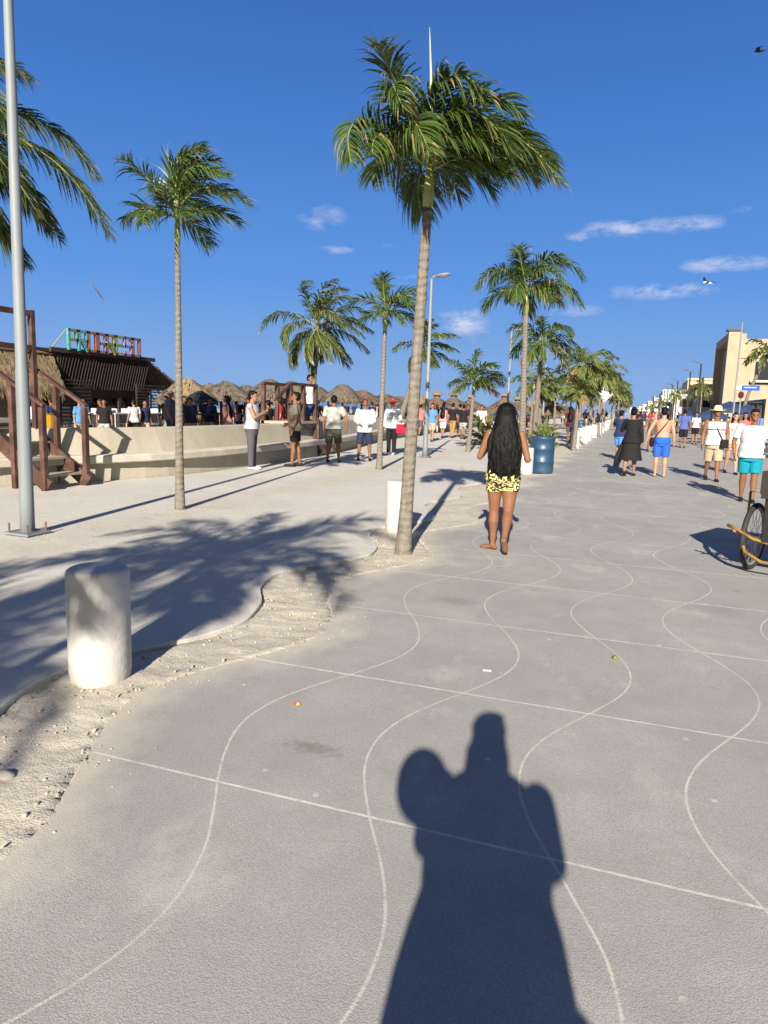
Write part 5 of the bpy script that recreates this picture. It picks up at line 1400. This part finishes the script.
# ------------------------------------------------------------------ birds
def bird(loc, rz, span, body_m, wing_m, lab, roll=.2, dih=.35):
    r = thing('flying_bird', loc, rz, lab, 'bird'); s = span / 2
    MB().tube([(0, -.30 * s, 0), (0, -.12 * s, .0), (0, .1 * s, .01), (0, .26 * s, .02), (0, .34 * s, .015)], [.01 * s, .07 * s, .09 * s, .05 * s, .01 * s], 10).build('body', body_m, r, smooth=True)
    for sg_ in (-1, 1):
        mb = MB(); vs = []
        for t, ch, fw, z in ((0, .22, .08, .02), (.35, .2, .14, dih * .30), (.65, .15, .06, dih * .42), (1.0, .02, -.12, dih * .38)):
            for e in (.5, -.5):
                for zz in (.008, -.008): vs.append((sg_ * t * s, (fw + ch * e) * s, (z + zz) * s))
        fs = []
        for i in range(3):
            a = i * 4; b_ = a + 4; fs += [(a, a + 2, b_ + 2, b_), (a + 1, b_ + 1, b_ + 3, a + 3), (a, b_, b_ + 1, a + 1), (a + 2, a + 3, b_ + 3, b_ + 2)]
        mb.add(vs, fs).build('wing', wing_m, r)
    r.rotation_euler = (0, roll, rz)
    return r
gw = plain('white_feathers', (.8, .8, .8)); gg = plain('grey_feathers', (.35, .36, .38)); gk = plain('dark_feathers', (.03, .03, .035))
q = atY(97, 291, 12); bird(q, .9, .62, gw, gg, 'white gull beside the tip of the hanging palm frond at left', 1.0, .2)
q = atY(708, 283, 30); bird(q, 1.9, 1.15, gw, gk, 'gull gliding in front of the clouds at right', -.35, .5)
q = atY(760, 51, 30); bird(q, 1.5, 1.25, gk, gk, 'dark bird soaring in the top right corner of the sky', -.4, .5)

# ------------------------------------------------------------------ sky, sun, camera
SAZ, SEL = R(10.4), R(24.3)                      # shadows run 10 degrees left of the promenade axis
w = bpy.data.worlds.new('World'); bpy.context.scene.world = w; w.use_nodes = True
nt = w.node_tree; n = N(nt); bg = nt.nodes['Background']
sky = n.nd('ShaderNodeTexSky', sky_type='NISHITA'); sky.sun_disc = False
sky.sun_elevation = SEL; sky.sun_rotation = PI - SAZ
sky.air_density = 1.0; sky.dust_density = .25; sky.ozone_density = 2.5; sky.altitude = 0
dirv = n.nd('ShaderNodeTexCoord').outputs['Generated']
hs = n.nd('ShaderNodeHueSaturation'); n.L(sky.outputs[0], hs.inputs['Color']); hs.inputs['Saturation'].default_value = SKY_SAT; hs.inputs['Hue'].default_value = SKY_HUE
hs.inputs['Value'].default_value = SKY_VAL
def vdot(v, a):
    q = n.nd('ShaderNodeVectorMath', operation='DOT_PRODUCT'); n.L(v, q.inputs[0]); q.inputs[1].default_value = tuple(a); return q.outputs['Value']
clouds = [(628, 228, 42, 8, .8), (578, 236, 13, 5, .6), (686, 225, 30, 7, .7), (728, 264, 36, 6.5, .75), (662, 291, 42, 7.5, .8), (700, 286, 35, 4, .3), (322, 218, 22, 15, .45), (338, 250, 18, 5, .5),
          (392, 243, 16, 6, .45), (462, 322, 22, 13, .85), (405, 279, 30, 8, .4), (565, 310, 35, 7, .5), (480, 335, 25, 9, .45), (742, 210, 14, 5, .25), (610, 330, 20, 6, .2)]
mask = None
sv = n.scalev(dirv, (1, 1, 2.4))
wn = n.noise(sv, 26, 7, .68)
wn2 = n.noise(sv, 9, 4, .6)
for (px, py, sx, sy_, st) in clouds:
    c0 = ray(px, py).normalized(); u = Vector((c0.y, -c0.x, 0)).normalized(); v_ = u.cross(c0).normalized()
    a = n.m('MULTIPLY', n.m('SUBTRACT', vdot(dirv, u), c0.dot(u)), F / sx / 1.0); b_ = n.m('MULTIPLY', n.m('SUBTRACT', vdot(dirv, v_), 0), F / sy_ / .95)
    r2 = n.m('ADD', n.m('MULTIPLY', a, a), n.m('MULTIPLY', b_, b_))
    front = n.ramp(vdot(dirv, c0), .8, .85)
    e = n.m('MULTIPLY', n.m('MULTIPLY', n.m('EXPONENT', n.m('MULTIPLY', r2, -1.0)), st), front)
    mask = e if mask is None else n.m('MAXIMUM', mask, e)
tex = n.ramp(n.m('ADD', n.m('MULTIPLY', wn, .65), n.m('MULTIPLY', wn2, .35)), .36, .62, .0, 1.15)
mk = n.ramp(n.m('MULTIPLY', mask, tex), .12, .80, 0, .75)
cloudc = (CLOUD, CLOUD * .99, CLOUD * 1.05)
spz = n.nd('ShaderNodeSeparateXYZ'); n.L(dirv, spz.inputs[0]); zz = n.m('MAXIMUM', spz.outputs[2], 0.0)
g0 = n.mix(n.ramp(zz, .0, .165), (.27 * SG, .455 * SG, .77 * SG), (.115 * SG, .315 * SG, .775 * SG))
g1 = n.mix(n.ramp(zz, .165, .35), g0, (.062 * SG, .21 * SG, .62 * SG))
g2 = n.mix(n.ramp(zz, .35, .56), g1, (.038 * SG, .115 * SG, .40 * SG))
away = n.ramp(vdot(dirv, (-math.sin(SAZ), math.cos(SAZ), 0)), -.25, .35, 0, .98)
hs2 = n.nd('ShaderNodeHueSaturation'); n.L(hs.outputs[0], hs2.inputs['Color']); hs2.inputs['Saturation'].default_value = .55; hs2.inputs['Value'].default_value = .27
base = n.mix(away, hs2.outputs[0], g2)
col = n.mix(mk, base, cloudc)
n.L(col, bg.inputs[0]); bg.inputs[1].default_value = SKY_STR
sd = bpy.data.lights.new('sun', 'SUN'); sd.energy = SUN_E; sd.angle = R(.55); sd.color = (1.0, .915, .79)
so = bpy.data.objects.new('sun', sd); C.objects.link(so)
sdir = Vector((math.sin(SAZ) * math.cos(SEL), -math.cos(SAZ) * math.cos(SEL), math.sin(SEL)))
so.rotation_euler = sdir.to_track_quat('Z', 'Y').to_euler(); so.location = sdir * 60

cam = bpy.data.cameras.new('camera'); co = bpy.data.objects.new('camera', cam); C.objects.link(co)
# camera axes in world: right = image x, up = -image y, back = -forward
Mx = Vector((Xc[0], Yc[0], UPc[0])); My = Vector((Xc[1], Yc[1], UPc[1])); Mz = Vector((Xc[2], Yc[2], UPc[2]))
rot = Matrix((Mx, -My, -Mz)).transposed()
co.matrix_world = Matrix.Translation((0, 0, EYE)) @ rot.to_4x4()
cam.sensor_fit = 'VERTICAL'; cam.sensor_height = 24.0; cam.lens = F * 24.0 / 1024.0
cam.clip_start = .02; cam.clip_end = 20000
sc = bpy.context.scene; sc.camera = co
sc.view_settings.view_transform = 'Standard'; sc.view_settings.look = 'None'; sc.view_settings.gamma = 1.0; sc.view_settings.exposure = EXPO
sc.render.engine = 'CYCLES'; sc.render.resolution_x = 768; sc.render.resolution_y = 1024
